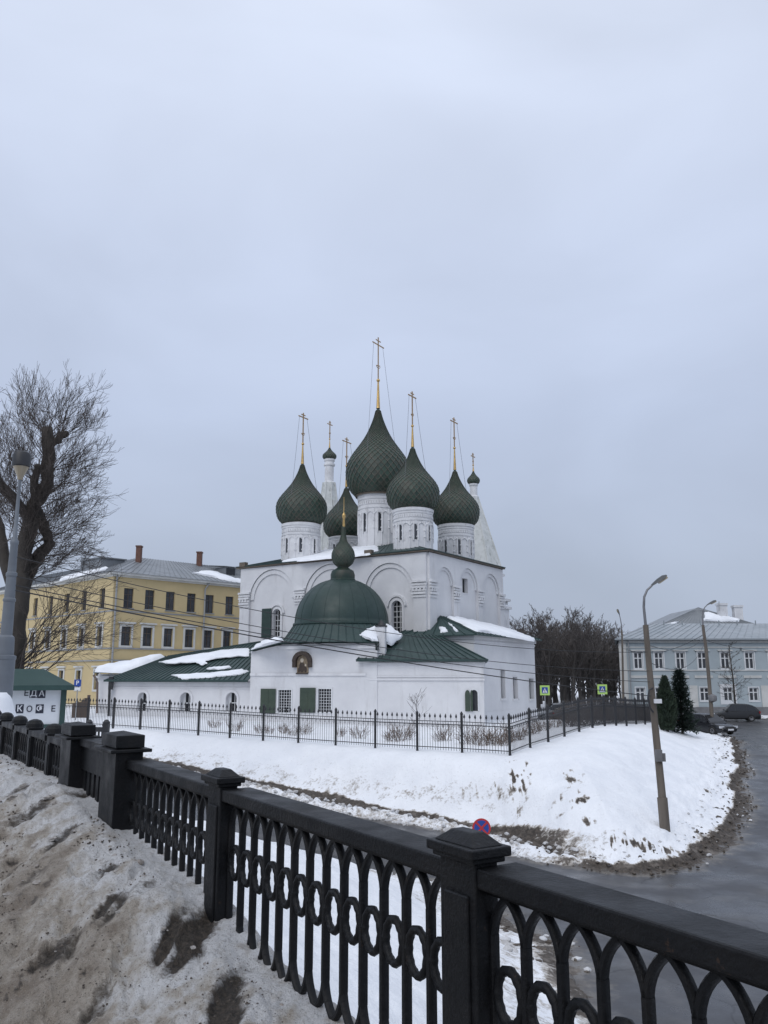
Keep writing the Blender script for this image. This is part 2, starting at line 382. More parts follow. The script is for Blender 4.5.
def build_ground():
    a = np.concatenate([np.linspace(-80, -31, 60)[:-1], np.linspace(-31, 31, 760), np.linspace(31, 80, 60)[1:]])
    rr = np.exp(np.linspace(math.log(2.2), math.log(150), 640)); rr = np.concatenate([rr, np.exp(np.linspace(math.log(152), math.log(4000), 30))])
    A, Rr = np.meshgrid(np.radians(a), rr); X = Rr*np.sin(A); Y = Rr*np.cos(A)
    z, d, near, wr, S, d1, r = terrain(X, Y, True, True)
    # bare earth and grit
    n1 = fbm(X*1.3, Y*1.3, 4, 41); n2 = fbm(X*4.1, Y*4.1, 3, 43); n3 = fbm(X*.4, Y*.4, 3, 47); n4 = fbm(X*7.5, Y*3.4, 4, 49, .6)
    dirt = np.zeros_like(z)
    verge = wr*(1-sstep(.18, .45+.7*n3, d1))*(Y < 78)                       # muddy verge round the corner
    tw = .45*sstep(-5, 3, X); track = (1-wr)*sstep(.62, .85, d1)*(1-sstep(2.5-tw, 2.8-tw, d1))             # trodden track behind the berm
    berm = (1-wr)*(1-sstep(.7, .9, d1))*.33
    spill = (1-wr)*sstep(2.4, 2.8, d1)*(1-sstep(3.0, 4.6, d1))*.26
    far_side = (Y > 78)*.25*(d1 < 2)
    dirt = np.maximum.reduce([verge*1.15, track*1.15, berm, spill, far_side])
    dirt = np.where(near, np.maximum(.62*(1-sstep(.25, 1.3, d1)), .30*(1-sstep(2, 4, d1))), dirt)
    for (px_, py_, rx, ry, am) in ((517, 788, .35, 1.8, .62), (527, 775, .2, .8, .6), (572, 778, .5, 1.0, .45), (578, 800, .7, .35, .6), (590, 822, .35, .3, .5), (612, 838, .5, .25, .7), (637, 843, 1.3, .22, .9), (655, 850, .9, .22, .85), (497, 796, .3, .9, .42), (708, 795, .2, .15, .8), (560, 802, .5, .4, .4), (470, 795, .5, .5, .38)):
        p = ground_hit(px_, py_); dirt = np.maximum(dirt, am*1.25*np.exp(-((X-p[0]+(n1-.5)*.5)/rx)**2-((Y-p[1]+(n2-.5)*.8)/ry)**2)*(.05+1.25*sstep(.44, .66, n4)))
    z = z-.05*sstep(.5, .9, dirt)*(~near)
    road = d <= 0
    slush = np.where(road, sstep(-1.6, 0, d)*.55, 0)
    nr, na = z.shape
    idx = np.arange(nr*na).reshape(nr, na)
    q = np.stack([idx[:-1, :-1], idx[:-1, 1:], idx[1:, 1:], idx[1:, :-1]], -1).reshape(-1, 4)[:, ::-1]
    fd = (d[:-1, :-1]+d[1:, 1:]).reshape(-1)/2
    V = np.stack([X, Y, z], -1).reshape(-1, 3)
    for name, sel in (('road', fd <= 0), ('snow_ground', fd > 0)):
        qs = q[sel]; u, inv = np.unique(qs, return_inverse=True); qs = inv.reshape(-1, 4)
        me = bpy.data.meshes.new(name); me.from_pydata(V[u].tolist(), [], qs.tolist())
        me.polygons.foreach_set('use_smooth', [True]*len(me.polygons))
        for an, arr in (('sd', d), ('dirt', dirt)):
            at_ = me.attributes.new(an, 'FLOAT', 'POINT'); at_.data.foreach_set('value', arr.reshape(-1)[u].astype(np.float32))
        me.materials.append(M['ground']); o = bpy.data.objects.new(name, me); col.objects.link(o); o['kind'] = 'structure'
        o['label'] = 'wet grey asphalt street bending round the snowy bank' if name == 'road' else 'snow covered ground and bank around the church'
def ground_mat():
    m, t, b = new_mat('snow_asphalt_and_mud'); o = N('ShaderNodeTexCoord', t).outputs['Object']
    sda = N('ShaderNodeAttribute', t); sda.attribute_name = 'sd'; dia = N('ShaderNodeAttribute', t); dia.attribute_name = 'dirt'
    nA = noise_node(t, o, 1.7, 7, .65); nB = noise_node(t, o, 9, 5, .65); nC = noise_node(t, o, .25, 4)
    # snow
    sn = mixc(t, rng_node(t, noise_node(t, o, .6, 6, .6), .35, .75), (.86, .875, .90), (.77, .79, .825))
    sn = mixc(t, rng_node(t, nB, .60, .74), sn, (.66, .665, .68))
    # mud
    mud = mixc(t, rng_node(t, nB, .38, .66), (.034, .028, .023), (.105, .086, .070))
    mud = mixc(t, rng_node(t, nA, .54, .70), mud, (.19, .168, .148))
    thin = mixc(t, rng_node(t, nA, .4, .6), (.50, .47, .43), (.34, .31, .275))
    v = math_node(t, 'ADD', dia.outputs['Fac'], math_node(t, 'MULTIPLY', math_node(t, 'SUBTRACT', nA, .5), .85))
    v = math_node(t, 'ADD', v, math_node(t, 'MULTIPLY', math_node(t, 'SUBTRACT', nB, .5), .75))
    c = mixc(t, rng_node(t, v, .26, .46), sn, thin)
    c = mixc(t, rng_node(t, v, .46, .58), c, mud)
    # asphalt, wet
    asp = mixc(t, rng_node(t, nC, .35, .65), (.032, .032, .035), (.048, .048, .052))
    asp = mixc(t, rng_node(t, noise_node(t, o, .7, 5, .6), .5, .72), asp, (.062, .060, .058))
    asp = mixc(t, rng_node(t, noise_node(t, o, .55, 6, .7, (1, .18, 1)), .60, .70), asp, (.028, .026, .026))
    vo = N('ShaderNodeTexVoronoi', t); vo.feature = 'DISTANCE_TO_EDGE'; vo.inputs['Scale'].default_value = .33; wv = N('ShaderNodeVectorMath', t, operation='ADD'); wn = N('ShaderNodeTexNoise', t); wn.inputs['Scale'].default_value = .8; wn.inputs['Detail'].default_value = 5; L(t, o, wn.inputs['Vector']); L(t, o, wv.inputs[0]); L(t, wn.outputs['Color'], wv.inputs[1]); L(t, wv.outputs[0], vo.inputs['Vector'])
    asp = mixc(t, math_node(t, 'MULTIPLY', rng_node(t, vo.outputs['Distance'], .012, .004), .75), asp, (.014, .013, .013))
    for off_, am_ in ((1.5, .5), (3.0, .45), (4.6, .4), (6.1, .35)):
        q = math_node(t, 'ABSOLUTE', math_node(t, 'ADD', math_node(t, 'ADD', sda.outputs['Fac'], off_), math_node(t, 'MULTIPLY', math_node(t, 'SUBTRACT', nC, .5), 1.2)))
        q = math_node(t, 'MULTIPLY', rng_node(t, q, .38, .12), math_node(t, 'MULTIPLY', rng_node(t, nA, .38, .62), am_))
        asp = mixc(t, q, asp, (.105, .10, .096))
    vr = math_node(t, 'ADD', sda.outputs['Fac'], math_node(t, 'MULTIPLY', math_node(t, 'SUBTRACT', nA, .5), 1.5))
    vr = math_node(t, 'ADD', vr, math_node(t, 'MULTIPLY', math_node(t, 'SUBTRACT', nB, .5), .6))
    edge = mixc(t, rng_node(t, nA, .42, .6), (.085, .075, .066), (.16, .145, .125))
    asp = mixc(t, rng_node(t, vr, -.6, -.2), asp, edge)
    isroad = rng_node(t, vr, .02, -.10)
    L(t, mixc(t, isroad, c, asp), b.inputs['Base Color'])
    wet = rng_node(t, noise_node(t, o, .5, 5, .6), .35, .62, .20, .48)
    rmix = N('ShaderNodeMix', t); L(t, isroad, rmix.inputs[0]); rmix.inputs[2].default_value = .8; L(t, wet, rmix.inputs[3]); L(t, rmix.outputs[0], b.inputs['Roughness'])
    b.inputs['Specular IOR Level'].default_value = .4
    hgt = math_node(t, 'ADD', math_node(t, 'MULTIPLY', nA, 1.0), math_node(t, 'MULTIPLY', nB, .5))
    bn = N('ShaderNodeBump', t); bn.inputs['Distance'].default_value = .10
    L(t, rng_node(t, isroad, 0, 1, .65, .06), bn.inputs['Strength']); L(t, hgt, bn.inputs['Height']); L(t, bn.outputs[0], b.inputs['Normal'])
    return m
M['ground'] = ground_mat()
build_ground()

# ------------------------------------------------------------------ the dirty snow bank along the pavement
def bank_z(x, y):
    s = (x-RM[0])*RT[0]+(y-RM[1])*RT[1]; r = side_r(x, y)
    top = EYE-np.interp(s, [-8, -4.5, -2.7, -2.06, -1.6, -1.1, -.5, -.1, 1.1, 1.75, 3, 6, 14], [1.44, 1.42, 1.39, 1.36, 1.27, 1.19, 1.16, 1.13, 1.05, .97, 1.0, 1.04, 1.06])
    q = np.clip(-r, 0, 6)
    z = top-.52*sstep(.0, 2.9, q)-.06*q
    crest = .05*np.exp(-((q-.35)/.3)**2)
    # melt furrows run across the bank
    fa = .80*s+.60*r; fc = -.60*s+.80*r       # along and across the furrows
    k1 = fbm(fc*2.4, fa*1.0, 4, 61); k2 = fbm(fc*6.5, fa*3.0, 5, 67, .6); k3 = fbm(fc*17, fa*12, 4, 71, .6); k4 = fbm(s*34, r*34, 3, 73)
    amp = sstep(0, .25, q)*(.35+.65*(1-sstep(1.9, 3.2, q)))
    rid = 1-np.abs(2*k1-1)*1.6
    rid2 = 1-np.abs(2*k2-1)*2.2
    z = z+crest+(k1-.5)*.17*amp+(rid-.5)*.035*amp+(k2-.5)*.085*amp+(rid2-.4)*.032*amp+(k3-.5)*.03*(.5+.5*amp)+(k4-.5)*.02
    # bare melted hollows on the bank
    hol = np.zeros_like(z)
    return z, s, r, q, k1, k2, k3, k4
HOLES = []
def build_bank():
    a = np.concatenate([np.linspace(-180, -36, 90)[:-1], np.linspace(-36, 36, 640), np.linspace(36, 180, 90)[1:]])
    rr = np.exp(np.linspace(math.log(.5), math.log(26), 560))
    A, Rr = np.meshgrid(np.radians(a), rr); X = Rr*np.sin(A); Y = Rr*np.cos(A)
    z, s, r, q, k1, k2, k3, k4 = bank_z(X, Y)
    hol = np.zeros_like(z)
    for (px_, py_, ls, lr, am) in ((195, 928, .075, .34, 1.0), (172, 950, .05, .22, .95), (110, 868, .10, .14, .62), (66, 842, .09, .22, .66), (40, 872, .08, .15, .5), (232, 985, .06, .3, .9), (112, 922, .05, .16, .7), (225, 1010, .09, .25, .8), (60, 965, .10, .2, .55), (150, 880, .08, .14, .42), (95, 1000, .1, .15, .55), (85, 790, .12, .25, .5), (30, 815, .2, .3, .5), (20, 790, .2, .3, .45), (125, 895, .05, .2, .6)):
        rv = ray(px_, py_); p = CAM+rv*((4.62-EYE)/rv[2])
        for _ in range(6):
            zz = bank_z(np.array([p[0]]), np.array([p[1]]))[0][0]; p = CAM+rv*((zz-EYE)/rv[2])
        ps = (p[0]-RM[0])*RT[0]+(p[1]-RM[1])*RT[1]; pr = side_r(p[0], p[1])
        ds = s-ps; dr = r-pr
        da = .8*ds+.6*dr; dc = -.6*ds+.8*dr; g = np.exp(-((dc+(k2-.5)*.12)/(ls*1.1))**2-((da+(k1-.5)*.3)/(lr*1.15))**2)*am*(.4+1.2*k3); hol = np.maximum(hol, g)
    z = z-.045*sstep(.1, .8, hol)
    keep = r < .42
    z = np.where(r > .1, z-.5*sstep(.1, .42, r), z)
    dirt = .10+.62*sstep(.12, .9, q)-.22*(1-np.abs(2*k2-1)*2.2-.4)*sstep(0, .3, q)+.26*sstep(1.3, 2.4, q)+(k2-.5)*.75+(k1-.5)*.75*sstep(.1, .6, q)+(k3-.5)*.55
    grit = np.clip(hol*1.25, 0, 1)
    grit = np.maximum(grit, sstep(2.2, 3.2, q+(k2-.5)*1.4)*.75); grit = np.maximum(grit, sstep(.60, .72, k2*.55+k3*.45)*.7*sstep(.3, .8, q))
    nr, na = z.shape; idx = np.arange(nr*na).reshape(nr, na)
    qf = np.stack([idx[:-1, :-1], idx[:-1, 1:], idx[1:, 1:], idx[1:, :-1]], -1).reshape(-1, 4)[:, ::-1]
    kf = (keep[:-1, :-1] & keep[1:, 1:] & keep[:-1, 1:] & keep[1:, :-1]).reshape(-1)
    sm = (s[:-1, :-1] < 16).reshape(-1); qf = qf[kf & sm]
    u, inv = np.unique(qf, return_inverse=True); V = np.stack([X, Y, z], -1).reshape(-1, 3)[u]
    me = bpy.data.meshes.new('snow_bank'); me.from_pydata(V.tolist(), [], inv.reshape(-1, 4).tolist())
    me.polygons.foreach_set('use_smooth', [True]*len(me.polygons))
    for an, arr in (('dirt', dirt), ('grit', grit)):
        at_ = me.attributes.new(an, 'FLOAT', 'POINT'); at_.data.foreach_set('value', arr.reshape(-1)[u].astype(np.float32))
    m, t, b = new_mat('dirty_melting_snow'); o = N('ShaderNodeTexCoord', t).outputs['Object']
    da = N('ShaderNodeAttribute', t); da.attribute_name = 'dirt'; ga = N('ShaderNodeAttribute', t); ga.attribute_name = 'grit'
    n1 = noise_node(t, o, 6, 8, .68); n2 = noise_node(t, o, 38, 6, .7); n3 = noise_node(t, o, 130, 3, .6); n0 = noise_node(t, o, 1.6, 5, .6)
    v = math_node(t, 'ADD', da.outputs['Fac'], math_node(t, 'MULTIPLY', math_node(t, 'SUBTRACT', n1, .5), .9))
    v = math_node(t, 'ADD', v, math_node(t, 'MULTIPLY', math_node(t, 'SUBTRACT', n2, .5), .45))
    c = mixc(t, rng_node(t, v, .10, .50), (.57, .57, .575), (.36, .325, .28))
    c = mixc(t, rng_node(t, v, .45, .95), c, (.185, .152, .118))
    c = mixc(t, rng_node(t, n2, .54, .70), c, mixc(t, .45, c, (.10, .08, .062)))
    c = mixc(t, rng_node(t, n3, .60, .68), c, (.075, .062, .05)); n4 = noise_node(t, o, 210, 2, .6); c = mixc(t, rng_node(t, n4, .60, .70), c, mixc(t, .55, c, (.50, .48, .45)))
    g = math_node(t, 'ADD', ga.outputs['Fac'], math_node(t, 'MULTIPLY', math_node(t, 'SUBTRACT', n1, .5), .9))
    g = math_node(t, 'ADD', g, math_node(t, 'MULTIPLY', math_node(t, 'SUBTRACT', n2, .5), .6))
    gc = mixc(t, rng_node(t, n2, .4, .62), (.022, .018, .014), (.075, .060, .047))
    c = mixc(t, rng_node(t, g, .32, .66), c, gc)
    L(t, c, b.inputs['Base Color'])
    L(t, rng_node(t, n1, .3, .7, .45, .8), b.inputs['Roughness']); b.inputs['Specular IOR Level'].default_value = .35
    hh = math_node(t, 'ADD', math_node(t, 'MULTIPLY', n1, .5), math_node(t, 'ADD', math_node(t, 'MULTIPLY', n2, .5), math_node(t, 'MULTIPLY', n3, .30)))
    bump(t, b, hh, .95, .04)
    me.materials.append(m); o = bpy.data.objects.new('snow_bank', me); col.objects.link(o)
    tag(o, 'dirty melting snow heaped along the black railing', None, None, 'structure')
build_bank()

# ------------------------------------------------------------------ loose clods along the kerbs and grit on the near bank
def clods(name, pts, sizes, m, label, sub, seed, flat=.7):
    r = np.random.default_rng(seed); protos_ = []
    for k in range(6):
        bm = bmesh.new(); bmesh.ops.create_icosphere(bm, subdivisions=sub, radius=1.0)
        V = np.array([v.co[:] for v in bm.verts]); F = np.array([[v.index for v in f.verts] for f in bm.faces]); bm.free()
        V = V*(1+(vnoise(V[:, 0]*1.7+k*5, V[:, 1]*1.7+V[:, 2]*2.3, k)[:, None]-.5)*.9); protos_.append((V, F))
    VV = []; FF_ = []; n = 0
    for p, s_ in zip(pts, sizes):
        V, F = protos_[r.integers(6)]; a = r.uniform(0, 6.28); c, q = math.cos(a), math.sin(a)
        sx, sy, sz_ = s_*r.uniform(.7, 1.3), s_*r.uniform(.7, 1.3), s_*flat*r.uniform(.7, 1.2)
        W = np.stack([V[:, 0]*sx*c-V[:, 1]*sy*q, V[:, 0]*sx*q+V[:, 1]*sy*c, V[:, 2]*sz_], -1)+p
        VV.append(W); FF_.append(F+n); n += len(V)
    me = bpy.data.meshes.new(name); me.from_pydata(np.concatenate(VV).tolist(), [], np.concatenate(FF_).tolist()); me.materials.append(m)
    o = bpy.data.objects.new(name, me); col.objects.link(o); tag(o, label, None, None, 'stuff'); return o
M['mud_clod'] = mat('mud_clods', (.05, .041, .034), (.13, .11, .092), 3, .9)
M['slush_clod'] = mat('grey_slush', (.62, .63, .65), (.38, .365, .35), 2.5, .75, bump_s=.4, bump_scale=30)
def kerb_clods():
    r = np.random.default_rng(3); X = r.uniform(-22, 30, 60000); Y = r.uniform(18, 70, 60000)
    z, d, near, wr, S, d1, rr_ = terrain(X, Y, True, True)
    k = (d > -.35) & (d < 1.5) & (np.hypot(X, Y) > 16)
    mud = k & (((X > 5) & (d < .9)) | (near & (d < 1.0))); idx = np.flatnonzero(mud)[:1000]
    clods('mud_clods', np.stack([X, Y, z], -1)[idx], r.uniform(.02, .075, len(idx)), M['mud_clod'], 'loose mud clods along the edge of the street', 1, 5)
    sl = k & (r.random(len(X)) < .6) & (~mud | (r.random(len(X)) < .10)) & ((X < 7) | (r.random(len(X)) < .5)); idx = np.flatnonzero(sl)[:1500]
    clods('slush_lumps', np.stack([X, Y, z], -1)[idx], np.where(X[idx] > 6, r.uniform(.02, .08, len(idx)), r.uniform(.03, .13, len(idx))), M['slush_clod'], 'lumps of dirty slush along the edge of the street', 1, 6)
kerb_clods()
def bank_grit():
    r = np.random.default_rng(8); n = 16000
    s_ = -5+13*r.random(n)**1.5; q = .08+3.0*r.random(n); x = RM[0]+RT[0]*s_-RN[0]*q; y = RM[1]+RT[1]*s_-RN[1]*q
    ok = np.hypot(x, y) > .9; x, y, q, s_ = x[ok], y[ok], q[ok], s_[ok]
    z = bank_z(x, y)[0]; cl = fbm(s_*2.2, q*3.1, 3, 91)
    P_ = np.stack([x, y, z], -1); far = np.clip(np.hypot(x, y)/4, .6, 2.2)
    g = np.flatnonzero((cl+.15*q > .52+.22*r.random(len(q))))[:9000]
    clods('grit', P_[g], r.uniform(.002, .0062, len(g))*far[g], M['mud_clod'], 'dark grit scattered over the dirty snow bank', 0, 9, .8)
    ic = np.flatnonzero(r.random(len(q)) < .06)[:700]
    clods('ice_lumps', P_[ic]-np.array([0, 0, .004]), (.004+.016*r.random(len(ic))**2.5)*far[ic], M['ice_clod'], 'small lumps of old grey ice on the snow bank', 2, 10, .6)
M['ice_clod'] = mat('old_grey_ice', (.40, .385, .37), (.22, .19, .165), 9, .6, bump_s=.6, bump_scale=60)
bank_grit()

# ------------------------------------------------------------------ walls with real openings
class Face:
    """a vertical wall plane: origin, direction u (to the right seen from outside), outward normal n"""
    def __init__(s, p0, u): s.p = vec(p0[0], p0[1]); s.u = unit(vec(u[0], u[1])); s.n = vec(s.u[1], -s.u[0])
    def pt(s, a, z, o=0.): q = s.p+s.u*a+s.n*o; return vec(q[0], q[1], z)
    def hit(s, x, y, o=0.):
        q = s.p+s.n*o; h = hit(x, y, (q[0], q[1], 0), (s.n[0], s.n[1], 0)); return float(np.dot(h[:2]-s.p, s.u)), float(h[2])
    def wall(s, mb, a0, a1, z0, z1, holes=(), depth=.3):
        xs = sorted({a0, a1, *[h[0] for h in holes], *[h[1] for h in holes]}); zs = sorted({z0, z1, *[h[2] for h in holes], *[h[3] for h in holes]})
        for i in range(len(xs)-1):
            for j in range(len(zs)-1):
                xm = (xs[i]+xs[i+1])/2; zm = (zs[j]+zs[j+1])/2
                if any(h[0] < xm < h[1] and h[2] < zm < h[3] for h in holes): continue
                mb.quad(s.pt(xs[i], zs[j]), s.pt(xs[i+1], zs[j]), s.pt(xs[i+1], zs[j+1]), s.pt(xs[i], zs[j+1]))
        for h in holes:
            x0, x1, b, t_ = h[:4]; dp = -depth
            mb.quad(s.pt(x0, b), s.pt(x1, b), s.pt(x1, b, dp), s.pt(x0, b, dp))
            mb.quad(s.pt(x0, b), s.pt(x0, b, dp), s.pt(x0, t_, dp), s.pt(x0, t_)); mb.quad(s.pt(x1, b, dp), s.pt(x1, b), s.pt(x1, t_), s.pt(x1, t_, dp))
            if len(h) > 4 and h[4]:
                c = (x0+x1)/2; rr_ = (x1-x0)/2; zc = t_-rr_
                arc = [(c-rr_*math.cos(math.pi*k/12), zc+rr_*math.sin(math.pi*k/12)) for k in range(13)]
                for k in range(12):
                    corner = (x0, t_) if k < 6 else (x1, t_)
                    mb.add([s.pt(*corner), s.pt(*arc[k]), s.pt(*arc[k+1])], [(0, 1, 2)])
                    mb.quad(s.pt(*arc[k]), s.pt(*arc[k+1]), s.pt(*arc[k+1], dp), s.pt(*arc[k], dp))
            else: mb.quad(s.pt(x0, t_), s.pt(x0, t_, dp), s.pt(x1, t_, dp), s.pt(x1, t_))
    def rect(s, mb, a0, a1, z0, z1, o0, o1):
        c = s.pt((a0+a1)/2, (z0+z1)/2, (o0+o1)/2); u = vec(s.u[0], s.u[1], 0)*(a1-a0)/2; n = vec(s.n[0], s.n[1], 0)*(o1-o0)/2
        return mb.box(c, u, n, (0, 0, (z1-z0)/2))
    def frame(s, mb, a0, a1, z0, z1, w_, o0, o1):
        s.rect(mb, a0-w_, a0, z0, z1, o0, o1); s.rect(mb, a1, a1+w_, z0, z1, o0, o1); s.rect(mb, a0-w_, a1+w_, z1, z1+w_, o0, o1); s.rect(mb, a0-w_, a1+w_, z0-w_, z0, o0, o1)
    def arch_ring(s, mb, c, zc, r0, r1, o0, o1, n=14, legs=0.):
        pa = [(c-r0, zc-legs)]*(legs > 0)+[(c-r0*math.cos(math.pi*k/n), zc+r0*math.sin(math.pi*k/n)) for k in range(n+1)]+[(c+r0, zc-legs)]*(legs > 0)
        pb = [(c-r1, zc-legs)]*(legs > 0)+[(c-r1*math.cos(math.pi*k/n), zc+r1*math.sin(math.pi*k/n)) for k in range(n+1)]+[(c+r1, zc-legs)]*(legs > 0)
        for k in range(len(pa)-1):
            a, b2, c2, d = pa[k], pa[k+1], pb[k+1], pb[k]
            mb.quad(s.pt(*a, o1), s.pt(*b2, o1), s.pt(*c2, o1), s.pt(*d, o1))
            mb.quad(s.pt(*a, o0), s.pt(*b2, o0), s.pt(*b2, o1), s.pt(*a, o1)); mb.quad(s.pt(*d, o1), s.pt(*c2, o1), s.pt(*c2, o0), s.pt(*d, o0))
def seams(mb, pa, pb, qa, qb, n, h=.05, w_=.045):
    """standing seams on a roof plane from line pa-pb (eave) to qa-qb (ridge)"""
    pa, pb, qa, qb = (np.array(q, float) for q in (pa, pb, qa, qb))
    nrm = unit(np.cross(pb-pa, qa-pa)+1e-9)
    if nrm[2] < 0: nrm = -nrm
    for i in range(n+1):
        t = i/n; a = pa+(pb-pa)*t; b = qa+(qb-qa)*t
        if np.linalg.norm(b-a) < .3: continue
        mb.bar(a+nrm*h*.4, b+nrm*h*.4, w_, h, nrm)
def ruled(mb, pa, pb, qa, qb, n, th=.08):
    """a sheet roof whose eave and ridge are not parallel, laid in strips between the seams"""
    pa, pb, qa, qb = (np.array(q, float) for q in (pa, pb, qa, qb))
    for i in range(n):
        a, b = pa+(pb-pa)*i/n, pa+(pb-pa)*(i+1)/n; c, d = qa+(qb-qa)*(i+1)/n, qa+(qb-qa)*i/n
        mb.quad(a, b, c, d)
    mb.quad(pa, pb, pb-vec(0, 0, th), pa-vec(0, 0, th))
def roof_slab(mb, pts, th=.09):
    pts = [np.array(p, float) for p in pts]; mb.prism([p-vec(0, 0, th) for p in pts], (0, 0, th))
def snow_patch(name, pxs, plane, label, th=.13, rough_n=3):
    """snow lying on a roof plane; the outline is given by eye and roughened"""
    p0, p1, p2 = (np.array(q, float) for q in plane); n = unit(np.cross(p1-p0, p2-p0)); n = n if n[2] > 0 else -n
    pts = [hit(x, y, p0, n) for x, y in pxs]; m_ = len(pts); out_ = []
    ux = unit(p1-p0); uy = np.cross(n, ux)
    per = np.mean([np.linalg.norm(pts[i]-pts[(i+1) % m_]) for i in range(m_)])
    for i in range(m_):          # Catmull-Rom through the outline, with small irregular bays
        a, b, c, d = pts[i-1], pts[i], pts[(i+1) % m_], pts[(i+2) % m_]
        for k in range(4):
            t = k/4; q = .5*((2*b)+(c-a)*t*.7+(2*a-5*b+4*c-d)*t*t*.7+(3*b-a-3*c+d)*t**3*.7) if False else b+(c-b)*t
            j = per*.07*(1 if k else .3)
            out_.append(q+ux*random.uniform(-j, j)+uy*random.uniform(-j, j))
    bm = bmesh.new(); vb = [bm.verts.new(p+n*.012) for p in out_]
    c = np.mean(out_, axis=0)
    vt = [bm.verts.new(p+(c-p)/(np.linalg.norm(c-p)+1e-6)*min(th*.8, np.linalg.norm(c-p)*.3)+n*(th*random.uniform(.8, 1.15))) for p in out_]
    k = len(out_)
    for i in range(k): bm.faces.new((vb[i], vb[(i+1) % k], vt[(i+1) % k], vt[i]))
    bm.faces.new(vt); bm.faces.new(vb[::-1])
    bmesh.ops.recalc_face_normals(bm, faces=bm.faces)
    big = [f for f in bm.faces if len(f.verts) > 4]; bmesh.ops.triangulate(bm, faces=big)
    me = bpy.data.meshes.new(name); bm.to_mesh(me); bm.free(); me.materials.append(M['snow'])
    me.polygons.foreach_set('use_smooth', [True]*len(me.polygons)); me.set_sharp_from_angle(angle=R(60))
    o = bpy.data.objects.new(name, me); col.objects.link(o); tag(o, label, 'snow', None, 'stuff'); return o

# ------------------------------------------------------------------ the church
CN = vec(3.4018, 65.0); TH = R(-33.3)
XL = vec(math.cos(TH), math.sin(TH)); YL = vec(-math.sin(TH), math.cos(TH))
def cw(lx, ly, z=0.): q = CN+XL*lx+YL*ly; return vec(q[0], q[1], z)
CW_, CD = 19.6, 13.4                     # width and depth of the main cube
ZE = 15.75                               # eave height
GB = 2.2
church = thing('church', cw(-CW_/2, CD/2, 2.6), 'white Orthodox church with dark green onion domes and golden crosses', 'church')
FF = Face(cw(-CW_, 0), XL)               # front face, s from 0 (left) to CW_
FRt = Face(cw(0, 0), YL)                 # right face, s from 0 (near corner) to CD
def sz(face, x0, y0, x1, y1):
    a = face.hit(x0, y1); b = face.hit(x1, y0); return a[0], b[0], a[1], b[1]
w1 = sz(FF, 273.2, 609, 281.2, 637); w2 = sz(FF, 392, 600.5, 402, 633); w3 = sz(FRt, 462.2, 579, 467.3, 592.5)
mb = MB()
FF.wall(mb, 0, CW_, GB, ZE-.1, [(*w1, True), (*w2, True)], .45)
FRt.wall(mb, 0, CD, GB, ZE-.1, [w3], .45)
BK = Face(cw(0, CD), -XL); BK.wall(mb, 0, CW_, GB, ZE-.1); LF = Face(cw(-CW_, CD), -YL); LF.wall(mb, 0, CD, GB, ZE-.1)
mb.build('main_wall', M['plaster'], church)
# blind arcade: pilasters, arches, capitals standing proud of the wall
def arcade(face, bays, ztop, zspring, proud):
    mb = MB(); edges = [0.]
    for (a0, a1) in bays: edges += [a0, a1]
    edges.append(bays[-1][1] if False else None)
    return mb
def arcade_layer(face, S, bays, ztop, lows, o=.22):
    mb = MB(); cur = 0.
    for (a0, a1, zs) in bays:
        face.rect(mb, cur, a0, lows, ztop, .003, o)             # pilaster up to the cornice
        c = (a0+a1)/2; rr_ = (a1-a0)/2; n = 16; rise = min(rr_, ztop-zs-.25)
        arc = [(c-rr_*math.cos(math.pi*k/n), zs+rise*math.sin(math.pi*k/n)) for k in range(n+1)]
        for k in range(n):
            p, q = arc[k], arc[k+1]
            mb.quad(face.pt(*p, o), face.pt(*q, o), face.pt(q[0], ztop, o), face.pt(p[0], ztop, o))
            mb.quad(face.pt(*p, .003), face.pt(*q, .003), face.pt(*q, o), face.pt(*p, o))
        # second moulding inside the arch
        r0, r1 = .84, .985
        for k in range(n):
            P = [(c-rr_*f*math.cos(math.pi*kk/n), zs+rise*f*math.sin(math.pi*kk/n)) for f in (r0, r1) for kk in (k, k+1)]
            mb.quad(face.pt(*P[0], .11), face.pt(*P[1], .11), face.pt(*P[3], .11), face.pt(*P[2], .11))
            mb.quad(face.pt(*P[0], .003), face.pt(*P[1], .003), face.pt(*P[1], .11), face.pt(*P[0], .11))
        cur = a1
    face.rect(mb, cur, S, lows, ztop, .003, o)
    return mb
zs1 = FF.hit(275, 590)[1]
fb = [(FF.hit(251.5, 580)[0], FF.hit(296.5, 580)[0], ZE-3.05), (FF.hit(306, 575)[0], FF.hit(359, 575)[0], ZE-3.2), (FF.hit(366, 570)[0], FF.hit(414.5, 570)[0], ZE-3.1)]
arcade_layer(FF, CW_, fb, ZE-.15, 7.6).build('front_arcade', M['plaster'], church)
rb = [(FRt.hit(434, 565)[0], FRt.hit(451, 565)[0], ZE-2.5), (FRt.hit(456.5, 570)[0], FRt.hit(475.5, 570)[0], ZE-2.5), (FRt.hit(480, 577)[0], FRt.hit(497, 577)[0], ZE-2.5)]
arcade_layer(FRt, CD, rb, ZE-.15, 7.6).build('side_arcade', M['plaster'], church)
def capitals(face, spots, name):
    for (a0, a1, zt, h) in spots:
        mb = MB(); k = 6
        for i in range(k):
            z1 = zt-h*i/k; out_ = (.42, .34, .40, .32, .38, .30)[i]
            face.rect(mb, a0-.10+.015*i, a1+.10-.015*i, z1-h/k*.74, z1, .223, out_)
        for q in np.arange(a0+.05, a1-.1, .34): face.rect(mb, q, q+.17, zt-h*.62, zt-h*.36, .30, .395)   # dentils
        mb.build(name, M['plaster_grime'], church)
zc0 = FF.hit(424, 580)[1]; zc1 = FF.hit(424, 598)[1]
